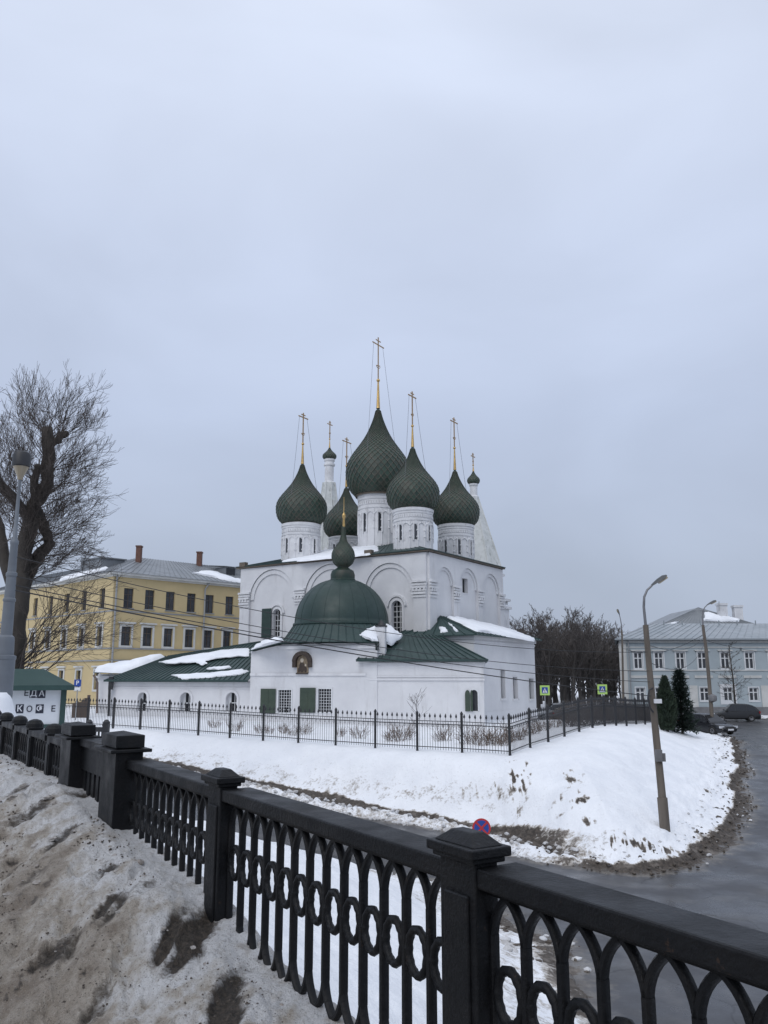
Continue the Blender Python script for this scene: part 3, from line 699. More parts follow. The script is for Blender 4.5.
capitals(FF, [(FF.hit(413.8, 585)[0], CW_, zc0, zc0-zc1), (FF.hit(296.7, 585)[0], FF.hit(306, 585)[0], zc0, zc0-zc1), (0.0, FF.hit(251.3, 585)[0], zc0, zc0-zc1), (fb[1][1], fb[2][0], zc0, zc0-zc1)], 'capital')
capitals(FRt, [(0.0, rb[0][0], zc0, zc0-zc1), (rb[0][1], rb[1][0], zc0-.1, zc0-zc1), (rb[1][1], rb[2][0], zc0-.1, zc0-zc1), (rb[2][1], CD, zc0-.1, zc0-zc1)], 'capital')
# windows of the main cube
def church_window(face, w_, arched, o=-.3, bars=(1, 3), parent=church, surround=.22, lat=M['white_wood'], name='window'):
    a0, a1, z0, z1 = w_
    mb = MB()
    if arched:
        c = (a0+a1)/2; r_ = (a1-a0)/2
        face.arch_ring(mb, c, z1-r_, r_+.02, r_+surround, .003, .10, 12, z1-r_-z0)
        face.arch_ring(mb, c, z1-r_+.05, r_+surround+.06, r_+surround+.22, .003, .16, 12)
    else: face.frame(mb, a0, a1, z0, z1, .08, .003, .03)
    fr = mb.build(name, M['plaster'], parent)
    g = MB(); face.rect(g, a0-.02, a1+.02, z0-.02, z1+.02, o-.03, o); g.build('pane', M['glass_dark'], fr)
    b = MB(); nx, nz_ = bars
    for i in range(1, nx+1): q = a0+(a1-a0)*i/(nx+1); face.rect(b, q-.025, q+.025, z0, z1, o+.01, o+.07)
    for i in range(1, nz_+1): q = z0+(z1-z0)*i/(nz_+1); face.rect(b, a0, a1, q-.025, q+.025, o+.012, o+.06)
    b.build('lattice', lat, fr); return fr
fw1 = church_window(FF, w1, True, bars=(2, 4)); church_window(FF, w2, True, bars=(2, 5)); church_window(FRt, w3, False, bars=(0, 0))
sh = sz(FF, 263.4, 608.5, 273.4, 638); mb = MB(); FF.rect(mb, sh[0], sh[1], sh[2], sh[3], .26, .31)
for z_ in np.linspace(sh[2]+.15, sh[3]-.15, 5): FF.rect(mb, sh[0]+.03, sh[1]-.03, z_-.03, z_+.03, .311, .335)
mb.build('shutter', M['shutter_dark'], fw1, label='dark green shutter swung open')
# eave and hip roof
mb = MB(); ov = .55
ov = .42; c4 = [cw(-CW_-ov, -ov, ZE), cw(ov, -ov, ZE), cw(ov, CD+.1, ZE), cw(-CW_-ov, CD+.1, ZE)]
mb.prism([p-vec(0, 0, .11) for p in c4], (0, 0, .11)); mb.build('eave', M['eave_brown'], church)
mb = MB(); rz = ZE+2.1; ra, rb_ = cw(-CW_+6.5, CD/2, rz), cw(-6.5, CD/2, rz); e4 = [p+vec(0, 0, .012) for p in c4]
top4 = e4
mb.poly([e4[0], e4[1], rb_, ra]); mb.poly([e4[1], e4[2], rb_]); mb.poly([e4[2], e4[3], ra, rb_]); mb.poly([e4[3], e4[0], ra])
for (p, q, a_, b_, n) in ((e4[0], e4[1], ra, rb_, 34), (e4[1], e4[2], rb_, rb_, 22)): seams(mb, p, q, a_, b_, n)
for p, q in ((e4[0], e4[1]), (e4[1], e4[2]), (e4[3], e4[0])): mb.bar(p+vec(0, 0, .03), q+vec(0, 0, .03), .12, .07)
mb.build('main_roof', M['roof_green'], church)
front_plane = (e4[0], e4[1], rb_)
snow_patch('roof_snow', [(282, 562.3), (300, 556), (325, 551), (352, 548.5), (377, 546), (379, 550), (370, 555), (352, 557.6), (330, 559), (306, 561.5)], front_plane, 'snow patch on the main church roof below the left drum', .16)
for px_ in (246, 371):
    mb = MB(); a, z = FF.hit(px_, 560); FF.rect(mb, a-.35, a+.35, ZE+.02, ZE+.42, .1, .5); mb.build('eave_vent', M['eave_brown'], church)

# onion domes
OP = [(0, .68), (.035, .80), (.08, .90), (.14, .965), (.21, .995), (.28, 1.0), (.34, .97), (.40, .90), (.46, .795), (.52, .67), (.58, .545), (.64, .43), (.70, .335), (.76, .255), (.82, .185), (.88, .125), (.94, .08), (1.0, .045)]
OPS = [(0, .45), (.03, .62), (.08, .80), (.15, .93), (.22, 1.0), (.30, 1.0), (.38, .93), (.45, .80), (.50, .66), (.55, .50), (.60, .36), (.66, .28), (.75, .22), (.88, .17), (1.0, .14)]
def onion(c, rmax, zb, zt, parent, name='onion_dome', ncol=28, scaled=True, prof=None):
    prof = prof or OP; hs = np.array([p[0] for p in prof]); rs = np.array([p[1] for p in prof])
    H = zt-zb
    hh = np.linspace(0, 1, 400); rr_ = np.interp(hh, hs, rs)*rmax
    ker = np.ones(15)/15; pad = np.pad(rr_, 7, mode='edge'); rr_ = np.convolve(pad, ker, 'valid')
    zz = zb+hh*H; arc = np.concatenate([[0], np.cumsum(np.hypot(np.diff(rr_), np.diff(zz)))])
    V = []; F = []; shade = []; mi = []
    n = 40
    for k in range(0, 400, 7):
        for j in range(n): q = 2*math.pi*j/n; V.append((c[0]+(rr_[k]-.03)*math.cos(q), c[1]+(rr_[k]-.03)*math.sin(q), zz[k]))
    rows_ = len(range(0, 400, 7))
    for i in range(rows_-1):
        for j in range(n): F.append((i*n+j, i*n+(j+1) % n, (i+1)*n+(j+1) % n, (i+1)*n+j)); shade.append(.2); mi.append(0)
    F.append(tuple(range((rows_-1)*n, rows_*n))); shade.append(.2); mi.append(0)
    F.append(tuple(range(n-1, -1, -1))); shade.append(.2); mi.append(0)
    if scaled:
        a = 0.; rows = [0.]
        while a < arc[-1]*.97:
            r_ = np.interp(a, arc, rr_); a += max(.10, 2*math.pi*r_/ncol*.62); rows.append(a)
        def P(row, colm, lift):
            a_ = rows[min(row, len(rows)-1)]; r_ = np.interp(a_, arc, rr_)+lift; z_ = np.interp(a_, arc, zz); q = 2*math.pi*colm/ncol
            return (c[0]+r_*math.cos(q), c[1]+r_*math.sin(q), z_)
        for j in range(len(rows)-2):
            for i in range(ncol):
                o_ = i+(.5 if j % 2 else 0); n0 = len(V); lf = .055*rmax/2.5+.02
                # pointed scale: lower tip proud of the scale under it
                def PP(f, c_, lift):       # f: fraction of the two rows this scale spans
                    jj = min(j+2*f, len(rows)-1.001); j0 = int(jj); a_ = rows[j0]+(rows[j0+1]-rows[j0])*(jj-j0)
                    r_ = np.interp(a_, arc, rr_)+lift; z_ = np.interp(a_, arc, zz); q = 2*math.pi*c_/ncol
                    return (c[0]+r_*math.cos(q), c[1]+r_*math.sin(q), z_)
                b_ = .13
                V += [P(j, o_, lf), P(j+1, o_+.5, lf*.45), P(j+2, o_, -.005), P(j+1, o_-.5, lf*.45),
                      PP(b_, o_, lf*.93), PP(.5+b_*.5, o_+.5-b_*.5, lf*.40), PP(.5+b_*.5, o_-.5+b_*.5, lf*.40),
                      P(j, o_, lf-.04), P(j+1, o_+.5, lf*.45-.04), P(j+1, o_-.5, lf*.45-.04)]
                F += [(n0+4, n0+5, n0+2, n0+6), (n0, n0+1, n0+5, n0+4), (n0, n0+4, n0+6, n0+3), (n0, n0+7, n0+8, n0+1), (n0+3, n0+9, n0+7, n0), (n0+1, n0+2, n0+5), (n0+3, n0+6, n0+2)]
                sh_ = random.random(); shade += [sh_]*7; mi += [0, 1, 1, 0, 0, 0, 0]
    me = bpy.data.meshes.new(name); off = OFF[parent.name]; me.from_pydata((np.array(V)-off).tolist(), [], F)
    at_ = me.attributes.new('shade', 'FLOAT', 'FACE'); at_.data.foreach_set('value', np.array(shade, np.float32))
    me.materials.append(M['scale']); me.materials.append(M['scale_edge']); me.polygons.foreach_set('material_index', mi)
    o = bpy.data.objects.new(name, me); col.objects.link(o); o.parent = parent; OFF[o.name] = off; return o
def finial(c, z0, zball, zbar, ztop, rb0, barlen, parent, crescent=True, chains=None):
    g = MB(); g.lathe((c[0], c[1], 0), [(rb0*1.1, z0-.1), (rb0, z0+.05), (rb0*.42, zball-.1)], 10); 
    br = max(.09, rb0*.9)
    g.lathe((c[0], c[1], 0), [(br*math.sin(math.pi*k/8)+.01, zball-br*math.cos(math.pi*k/8)) for k in range(9)], 12)
    g.build('finial', M['gold'], parent, smooth=50)
    m_ = MB(); C3 = lambda z: vec(c[0], c[1], z); d = vec(YL[0], YL[1], 0); t_ = .055
    m_.box(C3((zball+ztop)/2), d*t_, vec(-d[1], d[0], 0)*t_*.6, (0, 0, (ztop-zball)/2))
    m_.box(C3(zbar), d*barlen/2, vec(-d[1], d[0], 0)*t_*.55, (0, 0, t_*.9))
    hh = ztop-zball
    m_.box(C3(zbar+(ztop-zbar)*.55), d*barlen*.22, vec(-d[1], d[0], 0)*t_*.5, (0, 0, t_*.8))
    sl = zball+hh*.34; m_.box(C3(sl), d*barlen*.16+vec(0, 0, .05), vec(-d[1], d[0], 0)*t_*.5, (0, 0, t_*.7))
    m_.tube([C3(sl-.02)+d*barlen*.17*math.cos(q)+vec(0, 0, .0-barlen*.12*math.sin(q)) for q in np.linspace(0, math.pi, 7)], .03, 5)
    for s_ in (-1, 1): m_.lathe(C3(zbar)+d*s_*barlen/2, [(.05*math.sin(math.pi*k/4)+.005, -.06*math.cos(math.pi*k/4)) for k in range(5)], 6)
    m_.build('cross', M['cross'], parent)
    if chains:
        ch = MB(); rr_, zz = chains
        for s1 in (-1, 1):
            a = C3(zbar-.05)+d*s1*barlen*.42; b = C3(zz)+d*s1*rr_*.96+vec(-d[1], d[0], 0)*(-rr_*.2)
            ch.tube([a+(b-a)*t-vec(0, 0, .25*math.sin(math.pi*t)) for t in np.linspace(0, 1, 9)], .014, 4)
        ch.build('guy_chain', M['chain'], parent)
def depth_of(p): return (p[1])*cP+(p[2]-EYE)*sP
def pz(x, y, Y): return float(at(x, y, Y)[2])
def hw(npx, p): return npx/FPX*depth_of(p)
def drum_dome(lc, xdrum, ydb, ydt, rdrum, rdome, ydbase, ytip, yball, ybar, ytop, ncol=28, slits=8, name='drum'):
    p = cw(*lc, 20.); Y = p[1]; X = (xdrum-384)/FPX*depth_of(p); c = vec(X, Y)
    p = vec(X, Y, 20); rd = hw(rdrum, p); ro = hw(rdome, p)
    el = (EYE-20)/-Y; z0, z1 = pz(xdrum, ydb, Y)-.9, pz(xdrum, ydt, Y)-rd*el; zb, zt = pz(xdrum, ydbase, Y)-ro*.62*el, pz(xdrum, ytip, Y)
    H = z1-z0-.9
    mb = MB(); b = z0
    prof = [(rd*1.0, b), (rd, z1-H*.36), (rd*1.035, z1-H*.36+.01), (rd*1.035, z1-H*.31), (rd, z1-H*.31+.02), (rd, z1-H*.17), (rd*1.03, z1-H*.17+.02), (rd*1.03, z1-H*.11), (rd*1.07, z1-H*.10), (rd*1.07, z1-H*.03), (rd*1.02, z1-H*.02), (rd*.8, z1+.05), (rd*.8, zb+.2)]
    mb.lathe((c[0], c[1], 0), prof, 40)
    n = slits*2
    for i in range(n):            # thin shafts with beads, and little arches between them
        q = 2*math.pi*(i+.5)/n; u = vec(math.cos(q), math.sin(q), 0)
        mb.tube([vec(c[0], c[1], z0+.3)+u*rd, vec(c[0], c[1], z1-H*.38)+u*rd], .065, 6)
        for f in (.35, .62): mb.lathe(vec(c[0], c[1], z0+.9+H*f*.62)+u*rd, [(.03, -.1), (.12, -.05), (.12, .05), (.03, .1)], 6)
        arc = []
        for k in range(7):
            qq = q+(2*math.pi/n)*k/6; hh_ = math.sin(math.pi*k/6)*rd*math.pi/n*.8
            arc.append(vec(c[0]+rd*1.01*math.cos(qq), c[1]+rd*1.01*math.sin(qq), z1-H*.50+hh_))
        mb.tube(arc, .06, 5)
    for i in range(n*3):          # tooth frieze
        q = 2*math.pi*i/(n*3); u = vec(math.cos(q), math.sin(q), 0); tt = vec(-u[1], u[0], 0)
        mb.box(vec(c[0], c[1], z1-H*.24)+u*rd*1.005, u*.05, tt*rd*.05, (0, 0, H*.035))
    dr = mb.build(name, M['plaster_grime'], church, smooth=35)
    for i in range(slits):
        q = 2*math.pi*(i)/slits+.10; u = vec(math.cos(q), math.sin(q), 0); tt = vec(-u[1], u[0], 0); zc = z0+.9+H*.34
        if u[1] > .35: continue
        wn = MB(); wn.box(vec(c[0], c[1], zc)+u*(rd+.005), u*.02, tt*rd*.075, (0, 0, H*.19)); wn.build('slit_window', M['glass_grey'], dr)
        fr = MB(); fr.prism([vec(c[0], c[1], zc)+u*(rd-.05)+tt*rd*a+vec(0, 0, H*b) for a, b in ((-.15, -.22), (-.085, -.22), (-.085, .2), (.085, .2), (.085, -.22), (.15, -.22), (.15, .22), (0, .30), (-.15, .22))], u*.14); fr.build('window_surround', M['plaster_grime'], dr)
    onion((c[0], c[1]), ro, zb, zt, dr, ncol=ncol)
    ring = MB(); ring.lathe((c[0], c[1], 0), [(ro*.70, zb-.12), (ro*.715, zb-.02), (ro*.70, zb+.06)], 40); ring.build('dome_ring', M['eave_brown'], dr, smooth=40)
    finial(c, zt, pz(xdrum, yball, Y), pz(xdrum, ybar, Y), pz(xdrum, ytop, Y), ro*.06, hw(20 if rdome > 30 else 14.5, vec(X, Y, zt)), dr, chains=(ro*.95, zb+(zt-zb)*.33))
    return c
drum_dome((-CW_/2, CD/2), 378, 541, 491, 19.6, 32.2, 493, 407.5, 380.5, 345, 337.5, 32, 8)
drum_dome((-3.3, 3.0), 413, 548, 506, 19.3, 26.3, 507.5, 446, 426, 396.5, 391.5, 30, 8)
drum_dome((-3.3, 10.4), 455.7, 562, 522, 17.2, 23.6, 524, 469, 448, 422, 417.5, 30, 8)
drum_dome((-15, 3.0), 301.3, 560, 521, 18.6, 25.2, 522, 463, 444, 417.5, 413, 30, 8)
drum_dome((-15, 10.4), 346, 556, 535, 16.5, 22.5, 535.4, 486, 466, 442, 437.5, 28, 8)
# tented towers behind
def tent_tower(x, Y, ytent0, hw0, ytent1, hw1, yneck, hwneck, ycup0, ycupmax, hwc, ytip, ybar, ytop, name, zwall, hww, nside=8):
    X = (x-384)/FPX*depth_of(vec(0, Y, 20)); c = (X, Y, 0.)
    k = lambda npx: npx/FPX*depth_of(vec(0, Y, 22))
    z = lambda y: pz(x, y, Y)
    mb = MB(); zt0, zt1 = z(ytent0), z(ytent1)
    mb.lathe(c, [(k(hw0), zt0), (k(hw1), zt1)], nside); 
    for j in range(nside):       # ribs along the tent edges
        q = 2*math.pi*(j+.5)/nside; u = vec(math.cos(q), math.sin(q), 0)
        mb.tube([vec(X, Y, zt0)+u*k(hw0), vec(X, Y, zt1)+u*k(hw1)], .09, 5)
        for f in (.2, .45, .7):  # dormer openings
            if name == 'tent_tower' and j % 2 == 0:
                qq = 2*math.pi*(j+1)/nside; r_ = (k(hw0)+(k(hw1)-k(hw0))*f)*math.cos(math.pi/nside); u2 = vec(math.cos(qq), math.sin(qq), 0); t2 = vec(-u2[1], u2[0], 0)
                mb.box(vec(X, Y, zt0+(zt1-zt0)*f)+u2*r_, u2*.22, t2*.28, (0, 0, .4))
    tw = mb.build(name, M['tent'], church)
    b = MB(); kk = k(hwneck)
    b.lathe(c, [(kk*1.25, zt1-.3), (kk*1.3, zt1), (kk, zt1+.15), (kk, z(yneck)+.9), (kk*1.25, z(yneck)+.95), (kk*1.25, z(yneck)+1.15), (kk, z(yneck)+1.2), (kk, z(ycup0)-.3), (kk*1.2, z(ycup0)-.2), (kk*1.2, z(ycup0))], 16)
    b.build('neck', M['plaster_grime'], tw, smooth=35)
    onion((X, Y), k(hwc), z(ycup0), z(ytip), tw, name='cupola', ncol=18)
    finial((X, Y), z(ytip), z(ytip)+.5*(z(ytop)-z(ytip))*.6, z(ybar), z(ytop), .09, k(8), tw)
    if zwall is not None:
        q = MB(); kk = k(hww)
        d1, d2 = vec(XL[0], XL[1], 0), vec(YL[0], YL[1], 0)
        lev = [(zwall, zt0-3.2, 1.22), (zt0-3.2, zt0-2.95, 1.34), (zt0-2.95, zt0-.5, 1.05), (zt0-.5, zt0-.25, 1.14), (zt0-.25, zt0+.15, 1.0)]
        for a, b_, f in lev: q.box(vec(X, Y, (a+b_)/2), d1*kk*f, d2*kk*f, (0, 0, (b_-a)/2-.003))
        for i in range(4):
            u = (d1, d2, -d1, -d2)[i]; t2 = (d2, -d1, -d2, d1)[i]
            for s_ in (-.55, 0, .55): q.prism([vec(X, Y, zt0-.2)+u*kk*1.0+t2*kk*(s_+dx) + vec(0, 0, dz) for dx, dz in ((-.26, 0), (.26, 0), (.26, .35), (.0, .95), (-.26, .35))], u*.12)
        q.build('tower_wall', M['plaster_grime'], tw)
tent_tower(328.3, 92, 556, 16, 483, 6.4, 474, 4.6, 459.5, 454.5, 7, 447, 424.5, 421, 'tent_tower', 6, 14)
tent_tower(474.8, 88, 571, 27, 497, 4.2, 488, 3.8, 484, 478.5, 6.3, 470.5, 456.5, 453, 'bell_tent', 3, 19)
# lower stair block at the far corner
mb = MB(); p0 = at(498, 632, 80); 
BLK = Face(cw(0, CD+.3), YL); a1 = BLK.hit(515, 612)[0]
d1, d2 = vec(XL[0], XL[1], 0), vec(YL[0], YL[1], 0)
def blk(mb_, lx0, lx1, ly0, ly1, z0, z1): mb_.prism([cw(lx0, ly0, z0), cw(lx1, ly0, z0), cw(lx1, ly1, z0), cw(lx0, ly1, z0)], (0, 0, z1-z0))
zt_ = EYE+(676-612)/FPX*80
blk(mb, -6, -.45, CD+.2, CD+2.6, GB, zt_); blk(mb, -6.3, -.25, CD+.1, CD+2.8, zt_+.003, zt_+.22)
mb.build('stair_block', M['plaster_grime'], church)
mb = MB(); blk(mb, -6.25, -.30, CD+.15, CD+2.75, zt_+.225, zt_+.36); o = mb.build('roof_snow', M['snow']); tag(o, 'thin snow on the low block behind the church corner', 'snow', None, 'stuff')

# ---- chapel with the smooth green hemisphere in front of the cube
A0, A1 = at(250, 690, 62.0)[:2], at(377, 690, 59.2)[:2]
FA = Face(A0, A1-A0); LA = np.linalg.norm(A1-A0)
zA_l, zA_m, zA_r = FA.hit(251, 652)[1], FA.hit(283, 644.5)[1], FA.hit(375, 643.5)[1]
s_m = FA.hit(283, 644)[0]
GW = 2.15
wa1 = sz(FA, 278, 690, 291.3, 712.5); wa2 = sz(FA, 317.8, 689, 331.3, 712)
mb = MB(); FA.wall(mb, 0, LA, GW, zA_l-.02, [wa1, wa2], .35)
topA = [FA.pt(0, zA_l-.02), FA.pt(LA, zA_l-.02), FA.pt(LA, zA_r), FA.pt((s_m+LA)/2, zA_m+.05), FA.pt(s_m, zA_m), FA.pt(s_m*.5, zA_l+.55*(zA_m-zA_l))]
mb.poly(topA); bk = vec(-FA.n[0], -FA.n[1], 0)*7.0
mb.quad(FA.pt(0, GW), FA.pt(0, GW)+bk, FA.pt(0, zA_l)+bk, FA.pt(0, zA_l)); mb.quad(FA.pt(LA, GW), FA.pt(LA, GW)+bk, FA.pt(LA, zA_r)+bk, FA.pt(LA, zA_r))
for i in range(1, len(topA)-1):
    a, b = topA[i], topA[i+1]; mb.quad(a, b, b+bk, a+bk)
mb.quad(topA[-1], topA[0], topA[0]+bk, topA[-1]+bk)
mb.build('chapel_wall', M['plaster'], church)
mb = MB(); zst = FA.hit(300, 674.5)[1]
FA.rect(mb, 0, LA-.8, zst-.09, zst+.09, .003, .10); FA.rect(mb, LA*.22, LA, zA_r-.34, zA_r-.12, .003, .13)
mb.build('string_course', M['plaster_grime'], church)
for (w_, sx) in ((wa1, (261, 277.2)), (wa2, (300.3, 317))):
    a0, a1, z0, z1 = w_
    fr = MB(); FA.frame(fr, a0, a1, z0, z1, .09, .003, .05); fr = fr.build('window', M['white_wood'], church)
    g = MB(); FA.rect(g, a0, a1, z0, z1, -.34, -.30); g.build('pane', M['glass_dark'], fr)
    b = MB()
    for q in np.linspace(a0, a1, 6)[1:-1]: FA.rect(b, q-.013, q+.013, z0, z1, -.14, -.10)
    for q in np.linspace(z0, z1, 9)[1:-1]: FA.rect(b, a0, a1, q-.013, q+.013, -.135, -.105)
    b.build('lattice', M['white_wood'], fr)
    s0, s1 = FA.hit(sx[0], 700)[0], FA.hit(sx[1], 700)[0]
    sh_ = MB(); FA.rect(sh_, s0, s1-.1, z0-.05, z1+.08, .06, .11)
    for q in (z0+.25, (z0+z1)/2, z1-.2): FA.rect(sh_, s0+.04, s1-.14, q-.03, q+.03, .111, .13)
    FA.rect(sh_, (s0+s1)/2-.06, (s0+s1)/2-.02, z0-.02, z1+.05, .112, .125)
    sh_.build('shutter', M['shutter'], fr)
# icon in an arched niche
si, zi = FA.hit(303, 664); ri = FA.hit(311.5, 660)[0]-si
mb = MB(); FA.arch_ring(mb, si, zi+.18, ri*.70, ri*1.12, .003, .34, 14, .0)
for s_ in (-1, 1): FA.rect(mb, si+s_*ri*.91-ri*.2, si+s_*ri*.91+ri*.2, zi-.25, zi+.18, .003, .30)
FA.rect(mb, si-ri*.7, si+ri*.7, zi-.72, zi-.62, .003, .22)
ic = mb.build('icon_niche', M['icon_dark'], church)
mb = MB(); n = 12; pts = [FA.pt(si-ri*.68, zi-.62, .06), FA.pt(si+ri*.68, zi-.62, .06)]+[FA.pt(si+ri*.68*math.cos(math.pi*k/n), zi+.18+ri*.68*math.sin(math.pi*k/n), .06) for k in range(n+1)]
mb.prism(pts, vec(FA.n[0], FA.n[1], 0)*-.05); mb.build('icon_panel', M['icon_gold'], ic)
mb = MB()
def blob(mb_, s, z, rs, rz_, o): mb_.prism([FA.pt(s+rs*math.cos(q), z+rz_*math.sin(q), o) for q in np.linspace(0, 2*math.pi, 12)[:-1]], vec(FA.n[0], FA.n[1], 0)*.012)
blob(mb, si-.05, zi-.22, ri*.34, .38, .065); blob(mb, si+ri*.35, zi-.38, ri*.16, .22, .066); blob(mb, si-ri*.42, zi-.42, ri*.13, .18, .067); mb.build('icon_robe', M['icon_dark'], ic)
mb = MB(); blob(mb, si-.05, zi+.26, ri*.20, .16, .07); blob(mb, si+ri*.35, zi-.08, ri*.10, .09, .07); mb.build('icon_face', M['icon_pale'], ic)
# hemisphere, skirt roof and little onion
DY = 63.6; dc = at(341.5, 625, DY); dX = dc[0]; kd = depth_of(dc)/FPX
zd0, zd1 = dc[2], pz(341.5, 583, DY); rD = 47*kd
mb = MB(); Hd = zd1-zd0+.3
prof = [(rD*1.0, zd0)]+[(rD*math.cos(q)**.92, zd0+Hd*math.sin(q)**.98) for q in np.linspace(.0, 1.45, 16)]
mb.lathe((dX, DY, 0), prof, 56)
ribs = []
dome = mb.build('chapel_dome', M['dome_green'], church, smooth=True)
mb = MB()
for j in range(20):
    q = 2*math.pi*j/20; mb.tube([vec(dX+(r_+.005)*math.cos(q), DY+(r_+.005)*math.sin(q), z_) for r_, z_ in prof[1:]], .010, 4)
mb.lathe((dX, DY, 0), [(rD*1.0, zd0-.12), (rD*1.035, zd0-.05), (rD*1.03, zd0+.06), (rD*.99, zd0+.1)], 56, closed_top=False)
mb.build('dome_seams', M['dome_green'], dome, smooth=40)
zs0 = zA_r+.02
mb = MB(); ro_ = 1.30
sk = [(rD*1.28, zs0+.15), (rD*1.16, zs0+.45), (rD*1.06, zs0+.95), (rD*1.0, zd0)]
sk = [(rD*1.30, zs0+.10), (rD*1.17, (zs0+zd0)/2-.18), (rD*1.07, (zs0+zd0)/2+.35), (rD*1.0, zd0-.02)]
n = 64; V = []
mb.lathe((dX, DY, 0), sk, 64, closed_top=False)
for j in range(48):
    q = 2*math.pi*j/48; mb.tube([vec(dX+(r_+.01)*math.cos(q), DY+(r_+.01)*math.sin(q), z_+.015) for r_, z_ in sk], .035, 4)
mb.build('dome_skirt_roof', M['roof_green'], church)
# flat green margins between skirt and wall head
mb = MB(); zq = zA_r+.06
roof_slab(mb, [FA.pt(-.15, zA_l+.10, .35), FA.pt(s_m*.5, zA_l+.62*(zA_m-zA_l), .35), FA.pt(s_m, zA_m+.08, .35), FA.pt((s_m+LA)/2, zA_m+.13, .35), FA.pt(LA+.3, zA_r+.08, .35), FA.pt(LA+.3, zA_r+.5, -4), FA.pt(0, zA_r+.5, -4)][2:], .07) if False else None
for i in range(1, len(topA)-1):
    a, b = topA[i]+vec(FA.n[0], FA.n[1], 0)*.4, topA[i+1]+vec(FA.n[0], FA.n[1], 0)*.4
    mb.prism([a+vec(0, 0, .05), b+vec(0, 0, .05), b+bk+vec(0, 0, .35), a+bk+vec(0, 0, .35)], (0, 0, .06))
a, b = topA[-1]+vec(FA.n[0], FA.n[1], 0)*.4, topA[0]+vec(FA.n[0], FA.n[1], 0)*.4
mb.prism([a+vec(0, 0, .05), b+vec(0, 0, .05), b+bk+vec(0, 0, .35), a+bk+vec(0, 0, .35)], (0, 0, .06))
mb.build('chapel_roof', M['roof_green'], church)
zl = lambda y: pz(343, y, DY)
mb = MB(); k1 = kd
mb.lathe((dX+.06, DY, 0), [(13.2*k1, zl(586)), (13.2*k1, zl(580)), (12.2*k1, zl(579)), (12.4*k1, zl(575)), (11*k1, zl(571)), (7.5*k1, zl(569)), (5.5*k1, zl(567.5)), (5.5*k1, zl(565))], 24)
lan = mb.build('dome_lantern', M['scale'], dome, smooth=30)
on = onion((dX+.08, DY), 11.6*k1, zl(567), zl(526), church, name='small_onion', ncol=22, prof=OPS)
g = MB(); g.lathe((dX+.1, DY, 0), [(1.6*k1, zl(529)), (1.0*k1, zl(519)), (1.8*k1, zl(516.5)), (1.8*k1, zl(514.5)), (.7*k1, zl(513)), (.3*k1, zl(512)), (.25*k1, zl(497))], 10); g.build('gilded_spike', M['gold'], on, smooth=50)

# ---- apse block to the right of the chapel (B) with its fan-shaped green roof
B0, B1 = at(370, 690, 59.4)[:2], at(484, 690, 57.6)[:2]
FB = Face(B0, B1-B0); LB = np.linalg.norm(B1-B0); zB = FB.hit(430, 661)[1]
wb = sz(FB, 470.8, 690, 477.5, 711)
b2, b3 = at(483, 690, 63.6)[:2], at(372, 690, 66)[:2]
mb = MB(); FB.wall(mb, 0, LB, GW, zB, [(*wb, True)], .3)
FB2 = Face(B1, b2-B1); FB2.wall(mb, 0, np.linalg.norm(b2-B1), GW, zB)
zsc = FB.hit(430, 679)[1]; FB.rect(mb, 0, LB+.08, zsc-.10, zsc+.03, .003, .10); FB.rect(mb, 0, LB+.06, zsc+.12, zsc+.2, .003, .06); FB.rect(mb, 0, LB+.1, zB-.28, zB-.1, .003, .12)
mb.build('apse_wall', M['plaster'], church)
a0, a1, z0, z1 = wb
fr = MB(); FB.arch_ring(fr, (a0+a1)/2, z1-(a1-a0)/2, (a1-a0)/2+.01, (a1-a0)/2+.1, .003, .05, 10, z1-z0-(a1-a0)/2); fr = fr.build('window', M['white_wood'], church)
g = MB(); FB.rect(g, a0, a1, z0, z1, -.29, -.25); g.build('pane', M['glass_grey'], fr)
for k, (x0, x1) in enumerate(((465.3, 470.3), (470.8, 473.2))):
    s0, s1 = FB.hit(x0, 700)[0], FB.hit(x1, 700)[0]; r_ = (s1-s0)/2; n = 8
    pts = [FB.pt(s0, z0-.02, .08+.05*k), FB.pt(s1, z0-.02, .08+.16*k)]+[FB.pt((s0+s1)/2+r_*math.cos(math.pi*q/n), z1-.3+.3*math.sin(math.pi*q/n), .08+.05*k+.11*k*(.5+.5*math.cos(math.pi*q/n))) for q in range(n+1)]
    mb = MB(); mb.prism(pts, vec(FB.n[0], FB.n[1], 0)*.05); mb.build('shutter', M['shutter'], fr)
eB0, eB1 = FB.pt(-.9, zB+.05, .45), FB.pt(LB+.35, zB+.02, .45)
eB2 = vec(*(at(487, 690, 64)[:2]), zB+.02)
tB0, tB1 = hit(384, 633, (0, 63.5, 0), (0, 1, 0)), hit(439, 635.5, (0, 63.8, 0), (0, 1, 0))
eBl = FB.pt(-.9, zB+.05, .45)
mb = MB()
ruled(mb, eB0, eB1, tB0, tB1, 16); mb.prism([np.array(p)-vec(0, 0, .08) for p in (eB1, eB2, tB1)], (0, 0, .08))
fan = 16
for i in range(fan+1):
    a = eB0+(eB1-eB0)*i/fan; b = tB0+(tB1-tB0)*i/fan; mb.bar(a+vec(0, 0, .03), b+vec(0, 0, .03), .05, .06)
mb.bar(eB1+vec(0, 0, .03), tB1+vec(0, 0, .03), .1, .08); mb.bar(eB0, eB1, .06, .16)
mb.build('apse_roof', M['roof_green'], church)
bplane = (eB0, eB1, tB1)
snow_patch('roof_snow', [(387, 652), (390, 644), (397, 639), (406, 635.6), (420, 638), (424, 640.5), (419, 642), (421, 644), (413, 645), (413, 648), (405, 648), (402, 651), (395, 651.5)], bplane, 'ragged snow sheet on the fan shaped green roof beside the chimney', .14)
